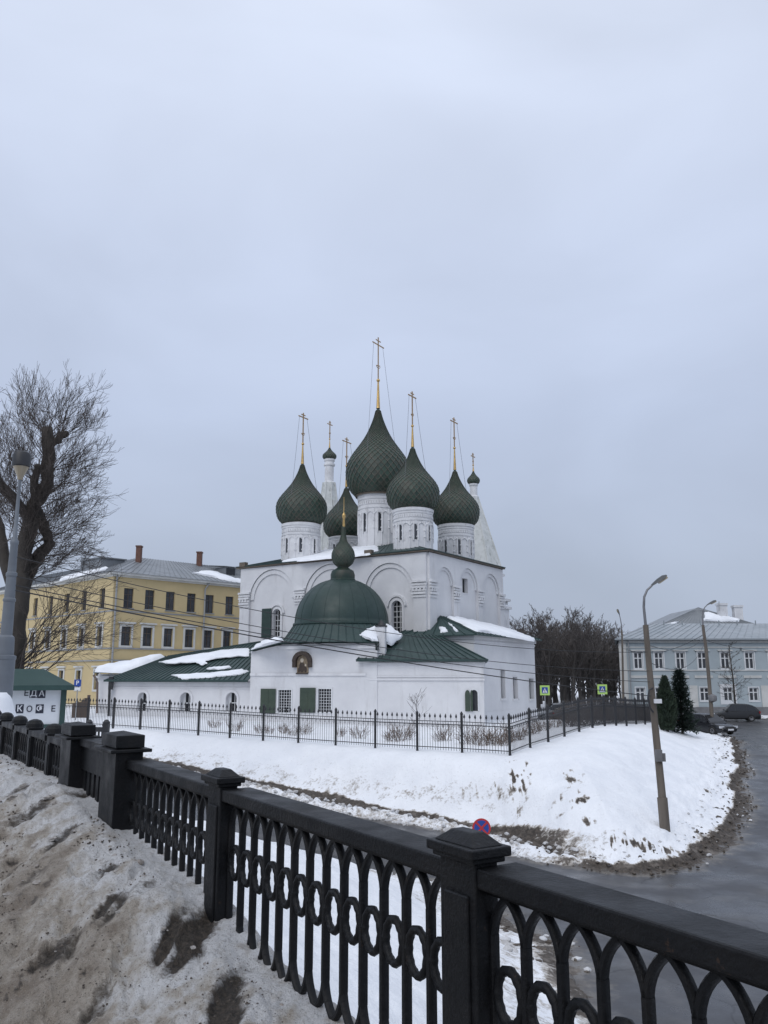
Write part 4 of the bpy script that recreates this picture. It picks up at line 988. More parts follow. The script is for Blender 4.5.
# white chimney
cY = 60.0; cz0, cz1 = pz(381, 655, cY), pz(381, 627, cY); cx = at(381.3, 640, cY)[0]; kc = 1/FPX*cY
mb = MB(); mb.box((cx, cY, (cz0+cz1)/2-.3), (4.3*kc, -.06, 0), (.06, 4.3*kc, 0), (0, 0, (cz1-cz0)/2+.3)); 
ch = mb.build('chimney', M['plaster_grime'], church)
mb = MB(); mb.box((cx, cY, cz1+.06), (5*kc, -.07, 0), (.07, 5*kc, 0), (0, 0, .06)); mb.lathe((cx, cY, cz1+.12), [(.3, 0), (.2, .2), (.05, .36)], 8); mb.build('chimney_cap', M['iron_black'], ch)
snow_patch('roof_snow', [(347, 636.5), (356, 633.2), (366, 630.5), (376, 627), (378, 641), (372, 641.5), (364, 638), (355, 636.5)], (vec(*(at(347, 636, 60.0))), vec(*(at(378, 630, 60.3))), vec(*(at(378, 643, 59.0)))), 'wedge of snow on the skirt roof left of the white chimney', .16)
snow_patch('roof_snow', [(384, 642), (386, 624), (390, 625.5), (396, 631), (403, 636), (399, 640), (391, 646)], (vec(*(at(386, 628, 61.5))), vec(*(at(403, 636, 62))), vec(*(at(384, 646, 60.3)))), 'snow piled right behind the white chimney', .16)
snow_patch('roof_snow', [(250.5, 653.5), (256, 648), (266, 643.5), (281, 639.8), (283, 642.5), (276, 645), (266, 648), (257, 652), (252, 656)], (topA[0]+vec(0, 0, .12), topA[-2]+vec(0, 0, .16), topA[0]+bk+vec(0, 0, .42)), 'rounded snow on the left shoulder of the chapel roof', .3)

# ---- side aisle (C) on the right of the cube
cA, cB_ = cw(-1.2, -.35), cw(4.15, -.35)
FC1 = Face(cw(-2.5, -.35), XL); LC1 = 4.15+2.5; FC2 = Face(cw(4.15, -.35), YL)
zC = FC2.hit(490, 636.3)[1]; LC2 = FC2.hit(535.5, 680)[0]
holes = [sz(FC2, x0, y0, x1, y1) for x0, y0, x1, y1 in ((501, 669.5, 504.6, 698.5), (513.2, 677, 517, 698.8), (529.3, 678.5, 533.2, 699))]
mb = MB(); FC1.wall(mb, 0, LC1, GW, zC); FC2.wall(mb, 0, LC2, GW, zC, holes, .35)
FC3 = Face(cw(4.15, -.35+LC2), -XL); FC3.wall(mb, 0, 4.2, GW, zC)
FC1.rect(mb, 0, LC1+.10, zC-.30, zC-.02, .003, .14); FC2.rect(mb, 0, LC2+.1, zC-.30, zC-.02, .003, .14); FC2.rect(mb, .0, LC2, zC-.55, zC-.42, .003, .07)
FC2.rect(mb, 0, LC2, GW, 3.35, .003, .10)
mb.build('aisle_wall', M['plaster'], church)
for h in holes:
    a0, a1, z0, z1 = h
    fr = MB(); FC2.rect(fr, a0-.1, a1+.1, z0-.14, z0-.03, .003, .10); fr.add([], []); FC2.frame(fr, a0, a1, z0, z1, .10, .003, .035)
    fr = fr.build('window', M['plaster_grime'], church)
    g = MB(); FC2.rect(g, a0-.01, a1+.01, z0-.01, z1+.01, -.34, -.30); g.build('pane', M['glass_grey'], fr)
e0, e1, e2 = cw(-2.9, -.85, zC+.02), cw(4.65, -.85, zC+.02), cw(4.65, -.35+LC2+.5, zC+.02)
tC0 = FRt.hit(441, 616.5); tC1 = FRt.hit(512, 631.5)
zr1 = tC0[1]; t0 = cw(.05, 1.2, zr1); t1 = cw(.05, -.35+LC2+.5, zr1-.15); el = cw(-2.9, .02, zC+1.0)
apex = hit(440.5, 616, cw(.02, 0), (YL[1]*0+XL[0], XL[1], 0)); t0 = apex
mb = MB()
for pts in ([e1, e2, t1, t0], [e0, e1, t0]): mb.prism([np.array(p)-vec(0, 0, .08) for p in pts], (0, 0, .08))
seams(mb, e1, e2, t0, t1, 20); 
for i in range(9): a = e0+(e1-e0)*i/8; mb.bar(a+vec(0, 0, .03), a+(t0-a)*.97+vec(0, 0, .03), .05, .06)
mb.build('aisle_roof', M['roof_green'], church)
snow_patch('roof_snow', [(452, 620), (447, 617.8), (456, 618.3), (475, 622), (496, 627), (513, 631.8), (524, 636), (535, 640.5), (533, 641.8), (510, 637.5), (495, 634.8), (478, 632.2), (469, 629), (461, 624)], (e1, e2, t0), 'long clean snow sheet covering the side aisle roof', .2)
snow_patch('roof_snow', [(439, 627.5), (446, 628), (448, 632), (440, 633)], (e0, e1, t0), 'small snow clump on the green hip end of the aisle', .12)
snow_patch('roof_snow', [(448, 623), (452, 625), (459, 631.5), (456, 632)], (e0, e1, t0), 'narrow snow streak on the green hip end of the aisle', .1)

# ---- long low refectory wing (G) to the left of the chapel
G0, G1 = at(111, 690, 66.5)[:2], at(250.5, 690, 62.5)[:2]
FG = Face(G0, G1-G0); LG = np.linalg.norm(G1-G0); zG = FG.hit(180, 681)[1]
gh = [sz(FG, x0, 692.5, x1, 711) for x0, x1 in ((137.5, 147.5), (180, 191), (226, 237))]
mb = MB(); FG.wall(mb, 0, LG, GW, zG, [(*h, True) for h in gh], .55)
bkG = vec(-FG.n[0], -FG.n[1], 0)*9
mb.quad(FG.pt(0, GW), FG.pt(0, GW)+bkG, FG.pt(0, zG)+bkG, FG.pt(0, zG)); FG.rect(mb, 0, LG, zG-.35, zG-.08, .003, .12); FG.rect(mb, 0, LG, zG-.55, zG-.47, .003, .06)
mb.build('refectory_wall', M['plaster'], church)
for h in gh:
    a0, a1, z0, z1 = h; c = (a0+a1)/2; r_ = (a1-a0)/2
    fr = MB(); FG.arch_ring(fr, c, z1-r_, r_+.02, r_+.2, .003, .07, 10, z1-r_-z0); fr = fr.build('window', M['plaster'], church)
    g = MB(); FG.rect(g, a0, a1, z0, z1, -.42, -.38); g.build('pane', M['glass_dark'], fr)
    g = MB(); FG.rect(g, a0, c-r_*.5, z0, z1, -.379, -.36); FG.rect(g, c+r_*.15, c+r_*.24, z0, z1-.1, -.378, -.35); FG.rect(g, c-r_*.55, a1, z0+.55, z0+.61, -.378, -.355); g.build('sash', M['white_wood'], fr)
gE0, gE1 = FG.pt(-.35, zG+.02, .5), FG.pt(LG, zG+.02, .5)
gQ = hit(168, 656.5, (0, 71, 0), (0, 1, 0)); gP = hit(283, 638.5, (0, 69.0, 0), (0, 1, 0)); gB = gE0+vec(1.2, 9.5, .1)
mb = MB()
gR = hit(135, 669, (0, 69, 0), (0, 1, 0))
ruled(mb, gE0, gE1, gQ, gP, 30); mb.prism([np.array(p)-vec(0, 0, .08) for p in (gB, gE0, gQ)], (0, 0, .08))
seams(mb, gE0, gE1, gQ, gP, 30, .06, .06); mb.bar(gE0, gE1, .06, .16)
mb.bar(gQ+vec(0, 0, .03), gP+vec(0, 0, .03), .2, .1)
mb.build('refectory_roof', M['roof_green'], church)
gpl = (gE0, gE1, gP)
snow_patch('roof_snow', [(158, 662.5), (172, 659.5), (195, 655), (222, 650.5), (249, 649), (249, 656.5), (236, 657), (216, 659), (205, 661), (207, 664), (201, 665.5), (196, 662.5), (176, 664)], gpl, 'upper snow sheet on the refectory roof', .09)
snow_patch('roof_snow', [(171, 675.5), (184, 675), (205, 673.5), (228, 671.5), (243, 669.5), (249, 671.5), (240, 675), (222, 677), (200, 678.5), (184, 680), (178, 678)], gpl, 'lower snow sheet along the refectory eave', .09)
snow_patch('roof_snow', [(206, 669.5), (216, 667.5), (230, 666.5), (231, 668.5), (218, 670)], gpl, 'short snow strip between two sheets on the refectory roof', .12)
# wing end with its thick snow cap (H)
H0, H1 = at(97, 690, 70.5)[:2], at(118, 690, 70)[:2]
FH = Face(H0, H1-H0); LH = np.linalg.norm(H1-H0); zH = FH.hit(105, 674)[1]
bkH = vec(-FH.n[0], -FH.n[1], 0)*5
mb = MB(); FH.wall(mb, 0, LH+3, GW, zH); mb.quad(FH.pt(0, GW), FH.pt(0, GW)+bkH, FH.pt(0, zH)+bkH, FH.pt(0, zH)); FH.rect(mb, -.15, LH, zH-.35, zH-.15, .003, .2)
mb.build('porch_wall', M['plaster'], church)
rp = [hit(x, y, (0, Yv, 0), (0, 1, 0)) for x, y, Yv in ((93.5, 673, 69.8), (128, 674, 68.6), (166, 657, 72), (160, 657.5, 74))]
mb = MB(); mb.prism(rp, (0, 0, .1)); mb.build('porch_roof', M['roof_green'], church)
snow_patch('roof_snow', [(94, 672.5), (97, 669.5), (112, 666.5), (134, 662), (160, 657.2), (165, 656.8), (154, 663), (138, 669), (128, 673.8)], [q+vec(0, 0, .1) for q in (rp[0], rp[1], rp[2])], 'thick snow cap on the white porch at the left end of the church', .34)
mb = MB(); dp = [at(93.5, 675, 69.6), at(96, 679, 69.6), at(97.5, 683, 69.9), at(97.2, 700, 69.9), at(97, 716, 69.9)]
mb.tube(dp, .09, 6); mb.build('drainpipe', M['pipe_brown'], church)
mb = MB(); mb.tube([at(111, 682, 66.2), at(109.5, 690, 66.2), at(108.5, 716, 66.2)], .10, 6); mb.box(at(111, 683, 66.1), (.16, 0, 0), (0, .12, 0), (0, 0, .5)); mb.build('drainpipe', M['iron_black'], church)
snow_patch

# ------------------------------------------------------------------ yellow building behind
YC = at(111.5, 620, 88.0)[:2]; YU = vec(.69, .724); 
FYr = Face(YC, YU); LYr = 30.0; YUl = vec(.724, -.69); FYl = Face(YC-YUl*34, YUl); LYl = 34.0
zY = FYr.hit(113, 572)[1]; zYl = zY
yb = thing('yellow_building', (YC[0], YC[1], 3.0), 'yellow three storey building with grey hipped roof left of the church', 'building')
up_x = [129.3, 150.3, 170.8, 191.8, 210, 229.8]; lo_x = [126.5, 147.8, 168.4, 189.3, 208, 227]
def plan_windows(F, xs, ymid, wpx, ya, yb_):
    return F
def row(F, xs, ytop_f, ybot_f, wid):
    r = []
    for x in xs:
        a, zt_ = F.hit(x, ytop_f(x)); _, zb_ = F.hit(x, ybot_f(x)); r.append((a-wid/2, a+wid/2, zb_, zt_))
    zt_ = np.mean([q[3] for q in r]); zb_ = np.mean([q[2] for q in r]); return [(q[0], q[1], zb_, zt_) for q in r]
ur = row(FYr, up_x, lambda x: 587.3+(x-129.3)*.101, lambda x: 607+(x-129.3)*.083, 1.15)
lr_ = row(FYr, lo_x, lambda x: 625.5+(x-126.5)*.066, lambda x: 645.6+(x-126.5)*.028, 1.15)
def extend(r, n, F, La):
    st = (r[-1][0]-r[0][0])/(len(r)-1); q = list(r)
    while len(q) < n and q[-1][1]+st < La-.5: w_ = q[-1]; q.append((w_[0]+st, w_[1]+st, w_[2], w_[3]))
    return q
ur = extend(ur, 9, FYr, LYr); lr_ = extend(lr_, 9, FYr, LYr)
step_l = 4.1
def left_row(zb_, zt_): return [(LYl-2.3-step_l*i-.55, LYl-2.3-step_l*i+.55, zb_, zt_) for i in range(10)]
ul = left_row(ur[0][2], ur[0][3]); ll = left_row(lr_[0][2], lr_[0][3])
gr = [(q[0], q[1], 4.6, 6.6) for q in lr_]; gl = [(q[0], q[1], 4.6, 6.6) for q in ll]
mb = MB(); FYr.wall(mb, 0, LYr, 1.5, zY, ur+lr_+gr, .25); FYl.wall(mb, 0, LYl, 1.5, zY, ul+ll+gl, .25)
mb.build('wall', M['yellow'], yb)
zl1 = ur[0][2]-.38; zl2 = lr_[0][2]-.30; zl3 = lr_[0][2]-1.55
mb = MB()
for F, La in ((FYr, LYr), (FYl, LYl)):
    for zz, o_ in ((zl1, .06), (zl2, .10), (zl3, .16)): F.rect(mb, 0, La, zz-.08, zz+.06, .003, o_)
mb.build('ledge', M['ledge_grey'], yb)
mb = MB()
for F, La in ((FYr, LYr), (FYl, LYl)): F.rect(mb, -.3, La+.3, zY-.45, zY-.25, .003, .22); F.rect(mb, -.5, La+.5, zY-.25, zY, .003, .5)
mb.build('cornice', M['cream_trim'], yb)
def yw(F, h, trim):
    a0, a1, z0, z1 = h; fr = MB()
    if trim:
        F.frame(fr, a0, a1, z0, z1, .22, .003, .09); F.rect(fr, a0-.45, a1+.45, z1+.30, z1+.48, .003, .22)
        fo = fr.build('window', M['cream_trim'], yb)
    else:
        F.rect(fr, a0-.08, a1+.08, z0-.1, z0-.01, .003, .10); fo = fr.build('window', M['ledge_grey'], yb)
    g = MB(); F.rect(g, a0, a1, z0, z1, -.24, -.20); g.build('pane', M['glass_grey'], fo)
    s_ = MB(); c = (a0+a1)/2; F.rect(s_, c-.03, c+.03, z0, z1, -.198, -.15); F.rect(s_, a0, a1, z0+(z1-z0)*.66, z0+(z1-z0)*.66+.06, -.196, -.155); s_.build('sash', M['wood_brown'], fo)
for h in ur: yw(FYr, h, False)
for h in lr_: yw(FYr, h, True)
for h in ul: yw(FYl, h, False)
for h in ll+gl: yw(FYl, h, True)
ev = .6
def yp(a, b, z): q = YC+YU*a-YUl*b; return vec(q[0], q[1], z)     # a along the right face, b along the left face
mb = MB(); rz_ = zY+3.1; dd = 15.0
q0, q1, q2, q3 = yp(-ev, -ev, zY+.01), yp(LYr+ev, -ev, zY+.01), yp(LYr+ev, LYl, zY+.01), yp(-ev, LYl, zY+.01)
r0, r1_, r2 = yp(7.5, 8.0, rz_), yp(LYr-7, 8.0, rz_), yp(7.5, LYl, rz_)
for pts in ([q0, q1, r1_, r0], [q3, q0, r0, r2], [q1, q2, r1_], [q2, q3, r2, r0, r1_]): mb.poly(pts)
seams(mb, q0, q1, r0, r1_, 44); seams(mb, q3, q0, r2, r0, 40)
mb.build('roof', M['grey_roof'], yb)
rp_ = (q0, q1, r1_)
snow_patch('roof_snow', [(191, 573.5), (210, 571.5), (222, 575), (236, 580), (243, 580), (243, 583.5), (228, 581), (212, 577.3)], rp_, 'snow along the eave of the yellow building beside the dormer', .22)
snow_patch('roof_snow', [(60, 578.5), (85, 572.5), (108, 567.5), (104, 571), (85, 575), (62, 581)], (q3, q0, r0), 'thin snow line on the left eave of the yellow building', .2)
for x, y0, y1, Yd in ((139, 546.5, 560, 96), (199.5, 552.5, 563, 104)):
    p = at(x, (y0+y1)/2, Yd); k = Yd/FPX; mb = MB(); zt_, zb_ = pz(x, y0, Yd), pz(x, y1, Yd)-1
    mb.box((p[0], Yd, (zt_+zb_)/2), (2.4*k, 0, 0), (0, .35, 0), (0, 0, (zt_-zb_)/2)); mb.box((p[0], Yd, zt_), (2.9*k, 0, 0), (0, .42, 0), (0, 0, .08)); mb.build('chimney', M['brick'], yb)
dfp = hit(230.5, 575, *[(rp_[0]), np.cross(rp_[1]-rp_[0], rp_[2]-rp_[0])]); 
mb = MB(); dz = dfp[2]; DF = Face(dfp[:2]-YU*.8, YU)
DF.rect(mb, 0, 1.6, dz-.2, dz+.95, -2.2, .0); 
do = mb.build('dormer', M['grey_roof'], yb)
g = MB(); DF.rect(g, .15, 1.45, dz-.05, dz+.85, .004, .03); g.build('dormer_opening', M['glass_dark'], do)
mb = MB(); mb.prism([DF.pt(-.2, dz+.96, .3), DF.pt(1.8, dz+.96, .3), DF.pt(1.8, dz+1.25, -2.6), DF.pt(-.6, dz+1.25, -2.6)], (0, 0, .08)); mb.build('dormer_roof', M['grey_roof'], do)
d2p = hit(92, 571, q0, np.cross(q3-q0, r0-q0)); D2 = Face(d2p[:2]-YUl*2.6, YUl); mb = MB()
D2.rect(mb, 0, 4.6, d2p[2]-.3, d2p[2]+1.35, -3, 0); D2.rect(mb, -.2, 4.8, d2p[2]+1.36, d2p[2]+1.5, -3.2, .2); D2.rect(mb, -.15, .35, d2p[2]-.2, d2p[2]+1.8, -.4, .1); mb.build('roof_parapet', M['grey_roof'], yb)
mb = MB(); mb.tube([FYr.pt(.25, zY-.1, .2), FYr.pt(.25, 3, .2)], .10, 6); mb.build('drainpipe', M['pipe'], yb); mb = MB(); sdp = FYr.hit(203, 620)[0]
mb.tube([FYr.pt(sdp+.5, zY-.1, .4), FYr.pt(sdp, zY-1.0, .2), FYr.pt(sdp, 3, .2)], .09, 6); mb.build('drainpipe', M['pipe'], yb)

# ------------------------------------------------------------------ pale blue building on the right
BY = 92.0; bx0 = at(620.3, 670, BY)[0]; FBb = Face((bx0, BY), (1, 0)); LBb = 34.0
zBe = pz(620, 639.5, BY); kb = BY/FPX
bb = thing('blue_building', (bx0, BY, 1.8), 'pale blue two storey building with zinc roof at the right edge', 'building')
xu = [638.3, 659, 680.5, 702.3, 725.3, 749.5]; 
ub = []; lb = []
st = (749.5-638.3)/5
for i in range(7):
    x = xu[i] if i < 6 else 773
    a = FBb.hit(x, 660)[0]; ub.append((a-.50, a+.50, pz(x, 669, BY), pz(x, 652.2, BY)))
    lx = [640.3, 659.8, 681, 704.5, 728, 753.6, 777][i]; a = FBb.hit(lx, 690)[0]; lb.append((a-.52, a+.52, pz(x, 701, BY), pz(x, 687.5, BY)))
mb = MB(); FBb.wall(mb, 0, LBb, .8, zBe, ub+lb, .22)
SBd = vec(.30, 1.)*14; SB = Face((bx0+SBd[0], BY+SBd[1]), -SBd); SB.wall(mb, 0, float(np.linalg.norm(SBd)), .8, zBe)
mb.build('wall', M['blue_wall'], bb)
mb = MB(); FBb.rect(mb, -.05, .75, .8, zBe-.35, .003, .09); 
for x, hw_ in ((693.6, .42), (765.3, .45)): a = FBb.hit(x, 690)[0]; FBb.rect(mb, a-hw_, a+hw_, 2.3, pz(700, 685.5, BY), .003, .07)
[FBb.rect(mb, q[0]-.3, q[1]+.3, q[3]+.12, q[3]+.26, .003, .2) for q in ub]; [FBb.rect(mb, q[0]-.45, q[1]+.45, q[3]+1.0, q[3]+1.28, .003, .10) for q in lb]; FBb.rect(mb, 0, LBb, zBe-.35, zBe-.12, .003, .25); FBb.rect(mb, -.1, LBb, zBe-.9, zBe-.78, .003, .08); FBb.rect(mb, 0, LBb, pz(700, 670.2, BY)-.07, pz(700, 670.2, BY)+.05, .003, .08)
mb.build('trim', M['cream_trim'], bb)
mb = MB(); FBb.rect(mb, 0, LBb, .8, pz(700, 707, BY), .003, .14); mb.build('plinth', M['plinth'], bb)
for i, h in enumerate(ub+lb):
    a0, a1, z0, z1 = h; fr = MB(); upr = i < len(ub)
    if upr: FBb.frame(fr, a0, a1, z0, z1, .10, .003, .06)
    else: FBb.frame(fr, a0, a1, z0, z1, .36 if i-len(ub) == 4 else .10, .003, .07)
    fo = fr.build('window', M['white_wood'], bb)
    g = MB(); FBb.rect(g, a0, a1, z0, z1, -.21, -.17); g.build('pane', M['glass_grey'], fo)
    s_ = MB(); c = (a0+a1)/2
    for q in (a0+.06, c, a1-.06): FBb.rect(s_, q-.06, q+.06, z0, z1, -.168, -.10)
    zt_ = z0+(z1-z0)*.64
    for q in (z0+.05, zt_, z1-.05): FBb.rect(s_, a0, a1, q-.05, q+.05, -.167, -.105)
    s_.build('sash', M['white_wood'], fo)
mb = MB(); zr_ = pz(705, 623.5, BY+7); P_ = [vec(bx0-.6, BY-.6, zBe), vec(bx0+LBb, BY-.6, zBe+.02), vec(bx0+LBb, BY+7, zr_), vec(bx0+6.2, BY+7, zr_)]
mb.poly(P_); mb.poly([vec(bx0+3.6, BY+14.6, zBe), vec(bx0-.6, BY-.6, zBe), P_[3]]); mb.poly([vec(bx0+3.6, BY+14.6, zBe), vec(bx0+LBb, BY+14.6, zBe), P_[2], P_[3]][::-1])
seams(mb, P_[0], P_[1], P_[3], P_[2], 42); mb.bar(P_[0], P_[1], .12, .16)
for x in np.linspace(bx0+5, bx0+LBb-1, 14): mb.box((x, BY+6.2, zr_-.15), (.05, 0, 0), (0, .05, 0), (0, 0, .45))
mb.build('roof', M['blue_roof'], bb)
mb = MB(); mb.tube([FBb.pt(.95, zBe-.1, .3), FBb.pt(.95, 2.4, .3)], .08, 6); mb.build('drainpipe', M['pipe'], bb)
mb = MB(); a = FBb.hit(628.5, 685)[0]; 
# taller roof rising behind
GYd = 108.0
gb = thing('gabled_building', (at(708, 640, GYd)[0], GYd, 2), 'grey gabled house roof with two white chimneys rising behind the blue building', 'building')
pk = at(708, 605.5, GYd); lft = at(651, 628, GYd); rgt = at(752, 624, GYd)
mb = MB(); zg0 = lft[2]-.6
mb.prism([vec(lft[0]+.4, GYd+.5, 1), vec(rgt[0]+3, GYd+.5, 1), vec(rgt[0]+3, GYd+.5, zg0-.8), vec(lft[0]+.4, GYd+.5, zg0-.2)], (0, 10, 0)); mb.build('wall', M['blue_wall'], gb)
mb = MB(); bkv = vec(0, 11, 0); lo, ro_2 = vec(lft[0]-.4, GYd-.8, lft[2]-.3), vec(rgt[0]+4, GYd-.8, rgt[2]-1.2); pk2 = vec(pk[0], GYd+3.5, pk[2])
mb.poly([lo, ro_2, pk2]); mb.poly([lo, pk2, pk2+bkv, lo+bkv]); mb.poly([ro_2, ro_2+bkv, pk2+bkv, pk2]); seams(mb, lo, ro_2, pk2, pk2, 24)
mb.build('roof', M['grey_roof'], gb)
for x, y0, y1 in ((722, 604.5, 614), (737.5, 606.5, 619)):
    p = at(x, (y0+y1)/2, GYd+2); k = GYd/FPX; mb = MB(); mb.box((p[0], GYd+2, p[2]-.4), (4.2*k, 0, 0), (0, .45, 0), (0, 0, (y1-y0)/2*k+.5)); mb.box((p[0], GYd+2, pz(x, y0, GYd+2)), (4.9*k, 0, 0), (0, .55, 0), (0, 0, .14)); mb.build('chimney', M['plaster_grime'], gb)
mb = MB(); mb.tube([at(719, 611, GYd+1), at(719, 601.5, GYd+1)], .05, 5); mb.build('antenna', M['pipe'], gb)
gpl2 = (lo, ro_2, pk2)
snow_patch('roof_snow', [(704, 613), (707, 612.5), (718, 616), (730, 618), (740, 620), (738, 622), (704, 621)], gpl2, 'bright snow patch on the gabled roof behind the blue building', .25)
snow_patch('roof_snow', [(659, 627.2), (672, 623), (679, 622.2), (676, 624.5), (660, 628.5)], gpl2, 'thin snow strip low on the left of the gabled roof', .2)

# ------------------------------------------------------------------ iron fence round the church
fence = thing('iron_fence', (FENCE_C[0], FENCE_C[1], gz(*FENCE_C)), 'black wrought iron fence with pointed pickets around the church yard', 'fence')
def fence_pts(step, n): return [FENCE_C+step*i for i in range(n)]
def fz(p): return float(terrain(np.array([p[0]]), np.array([p[1]]), False)[0])
def fence_leg(pts, first):
    for i, p in enumerate(pts):
        z = fz(p)
        if i >= first:
            mb = MB(); mb.box((p[0], p[1], z+.70), (.055, 0, 0), (0, .055, 0), (0, 0, .98)); mb.lathe((p[0], p[1], z+1.68), [(.075, 0), (.075, .05), (.02, .14)], 6); mb.build('post', M['iron_black'], fence)
        if i < len(pts)-1:
            q = pts[i+1]; z2 = fz(q); mb = MB(); a, b = vec(p[0], p[1], z), vec(q[0], q[1], z2); up = vec(0, 0, 1)
            for h_, th in ((.20, .035), (1.22, .04), (1.36, .03)): mb.bar(a+up*h_, b+up*h_, .03, th)
            Lf = np.linalg.norm(b-a); n = int(Lf/.135)
            for k in range(1, n):
                c = a+(b-a)*k/n; tall = k % 2 == 0
                mb.bar(c+up*.08, c+up*(1.56 if tall else 1.36), .018, .018, (1, 0, 0))
                if tall: mb.lathe(c+up*1.50, [(.008, 0), (.045, .05), (.05, .09), (.006, .21)], 5)
                else: mb.tube([c+up*(1.22-.07)+unit(b-a)*.055*math.cos(t)+up*.06*math.sin(t) for t in np.linspace(0, 2*math.pi, 7)], .009, 3, False)
            mb.build('panel', M['iron_black'], fence)
fence_leg(fence_pts(FL, 17), 0); fence_leg(fence_pts(FR, 16), 1)

# ------------------------------------------------------------------ the cast iron railing
rail = thing('bridge_railing', (RM[0], RM[1], 4.6), 'black cast iron railing with pointed arches and rings along the dirty snow', 'railing')
t3 = vec(RT[0], RT[1], 0); n3 = vec(RN[0], RN[1], 0)
def rp3(s, r, z): q = RM+RT*s+RN*r; return vec(q[0], q[1], z)
ZB, ZR0, ZR1 = 4.73, 5.335, 5.40
def post(s, wid, dep, zcap, r0, big=False, dome=False):
    mb = MB(); rc = r0+dep/2
    mb.box(rp3(s, rc, (4.2+zcap)/2), t3*wid/2, n3*dep/2, (0, 0, (zcap-4.2)/2))
    if not big:
        for rr_, side in ((r0-.006, -1),): mb.box(rp3(s, rr_+.003, 4.98), t3*wid*.34, n3*.006, (0, 0, .33))        # raised panel on the face
    o = mb.build('post', M['rail'], rail)
    bv = o.modifiers.new('bev', 'BEVEL'); bv.width = .006; bv.segments = 2
    c = MB()
    if dome:
        c.box(rp3(s, rc, zcap+.012), t3*(wid/2+.03), n3*(dep/2+.03), (0, 0, .012)); c.lathe(rp3(s, rc, zcap+.024), [(wid*.62, 0), (wid*.58, .04), (wid*.42, .075), (wid*.15, .09)], 14)
    elif big:
        c.box(rp3(s, rc, zcap+.012), t3*(wid/2+.05), n3*(dep/2+.05), (0, 0, .012)); c.box(rp3(s, rc, zcap+.075), t3*(wid/2+.005), n3*(dep/2+.005), (0, 0, .045))
        k = 4; b0 = [rp3(s+a*(wid/2+.005), rc+b*(dep/2+.005), zcap+.1202) for a, b in ((-1, -1), (1, -1), (1, 1), (-1, 1))]; tp = rp3(s, rc, zcap+.145); c.add(b0+[tp], [(0, 1, 4), (1, 2, 4), (2, 3, 4), (3, 0, 4), (0, 3, 2, 1)])
    else:
        c.box(rp3(s, rc, zcap+.009), t3*(wid/2+.018), n3*(dep/2+.018), (0, 0, .009)); c.box(rp3(s, rc, zcap+.034), t3*(wid/2+.032), n3*(dep/2+.034), (0, 0, .0158))
        lo_ = [rp3(s+a*(wid/2+.015), rc+b*(dep/2+.015), zcap+.0502) for a, b in ((-1, -1), (1, -1), (1, 1), (-1, 1))]; hi_ = [rp3(s+a*(wid/2-.04), rc+b*(dep/2-.022), zcap+.088) for a, b in ((-1, -1), (1, -1), (1, 1), (-1, 1))]
        c.add(lo_+hi_, [(0, 1, 5, 4), (1, 2, 6, 5), (2, 3, 7, 6), (3, 0, 4, 7), (4, 5, 6, 7), (3, 2, 1, 0)])
    co = c.build('post_cap', M['rail'], o); bv = co.modifiers.new('bev', 'BEVEL'); bv.width = .005; bv.segments = 2
def sweep(mb, path, wr_, wn_):
    """a flat bar swept along a path in the railing plane: half width wr_ in the plane, wn_ across it"""
    path = [np.array(p, float) for p in path]; vs = []
    for i, p in enumerate(path):
        t = unit(path[min(i+1, len(path)-1)]-path[max(i-1, 0)]); sd = np.cross(t, n3)
        for a, b in ((-1, -.55), (-.55, -1), (.55, -1), (1, -.55), (1, .55), (.55, 1), (-.55, 1), (-1, .55)): vs.append(p+sd*wr_*a+n3*wn_*b)
    k = len(path); fs = [(i*8+j, i*8+(j+1) % 8, (i+1)*8+(j+1) % 8, (i+1)*8+j) for i in range(k-1) for j in range(8)]+[tuple(range(7, -1, -1)), tuple(range((k-1)*8, k*8))]
    mb.add(vs, fs)
def panel(s0, s1, nb):
    pitch = (s1-s0)/nb; rc = .040; mb = MB(); zsp, zap = 5.175, 5.318; zlo, zla = 4.765, 4.622
    for i in range(nb+1):
        s = s0+pitch*i
        sweep(mb, [rp3(s, rc, z) for z in (zlo-.02, zlo+.1, 5.03, zsp-.1, zsp+.02)], .0155, .017)
        for sgn in (-1, 1):
            if (i == 0 and sgn < 0) or (i == nb and sgn > 0): continue
            for (za, zb_) in ((zsp, zap), (zlo, zla)):
                pa = []
                for k in range(8):       # pointed arch: each half is struck from the opposite upright
                    th = k/7*math.pi/3; pa.append(rp3(s+sgn*pitch*(1-math.cos(th)), rc, za+(zb_-za)*math.sin(th)/math.sin(math.pi/3)))
                sweep(mb, pa, .0125, .016)
        if i < nb:      # ornamented ring between two uprights
            c = rp3(s+pitch/2, rc-.004, 5.033); P = []; Rd = []
            for k in range(33):
                q = 2*math.pi*k/32; P.append(c+t3*(.057)*math.cos(q)+vec(0, 0, .076)*math.sin(q)); Rd.append(.0155+.0016*math.cos(q*11))
            mb.tube(P, Rd, 8, False)
    o = mb.build('baluster_panel', M['rail'], rail, smooth=45)
    tr = MB()
    tr.box(rp3((s0+s1)/2, .062, (ZR0+ZR1)/2), t3*((s1-s0)/2+.004), n3*.085, (0, 0, (ZR1-ZR0)/2)); tr.box(rp3((s0+s1)/2, .062, ZR0-.012), t3*((s1-s0)/2+.003), n3*.04, (0, 0, .0118))
    ro = tr.build('handrail', M['rail'], rail); bv = ro.modifiers.new('bev', 'BEVEL'); bv.width = .008; bv.segments = 2
    br = MB(); br.box(rp3((s0+s1)/2, .040, 4.54), t3*((s1-s0)/2), n3*.03, (0, 0, .02)); br.build('bottom_rail', M['rail'], rail)
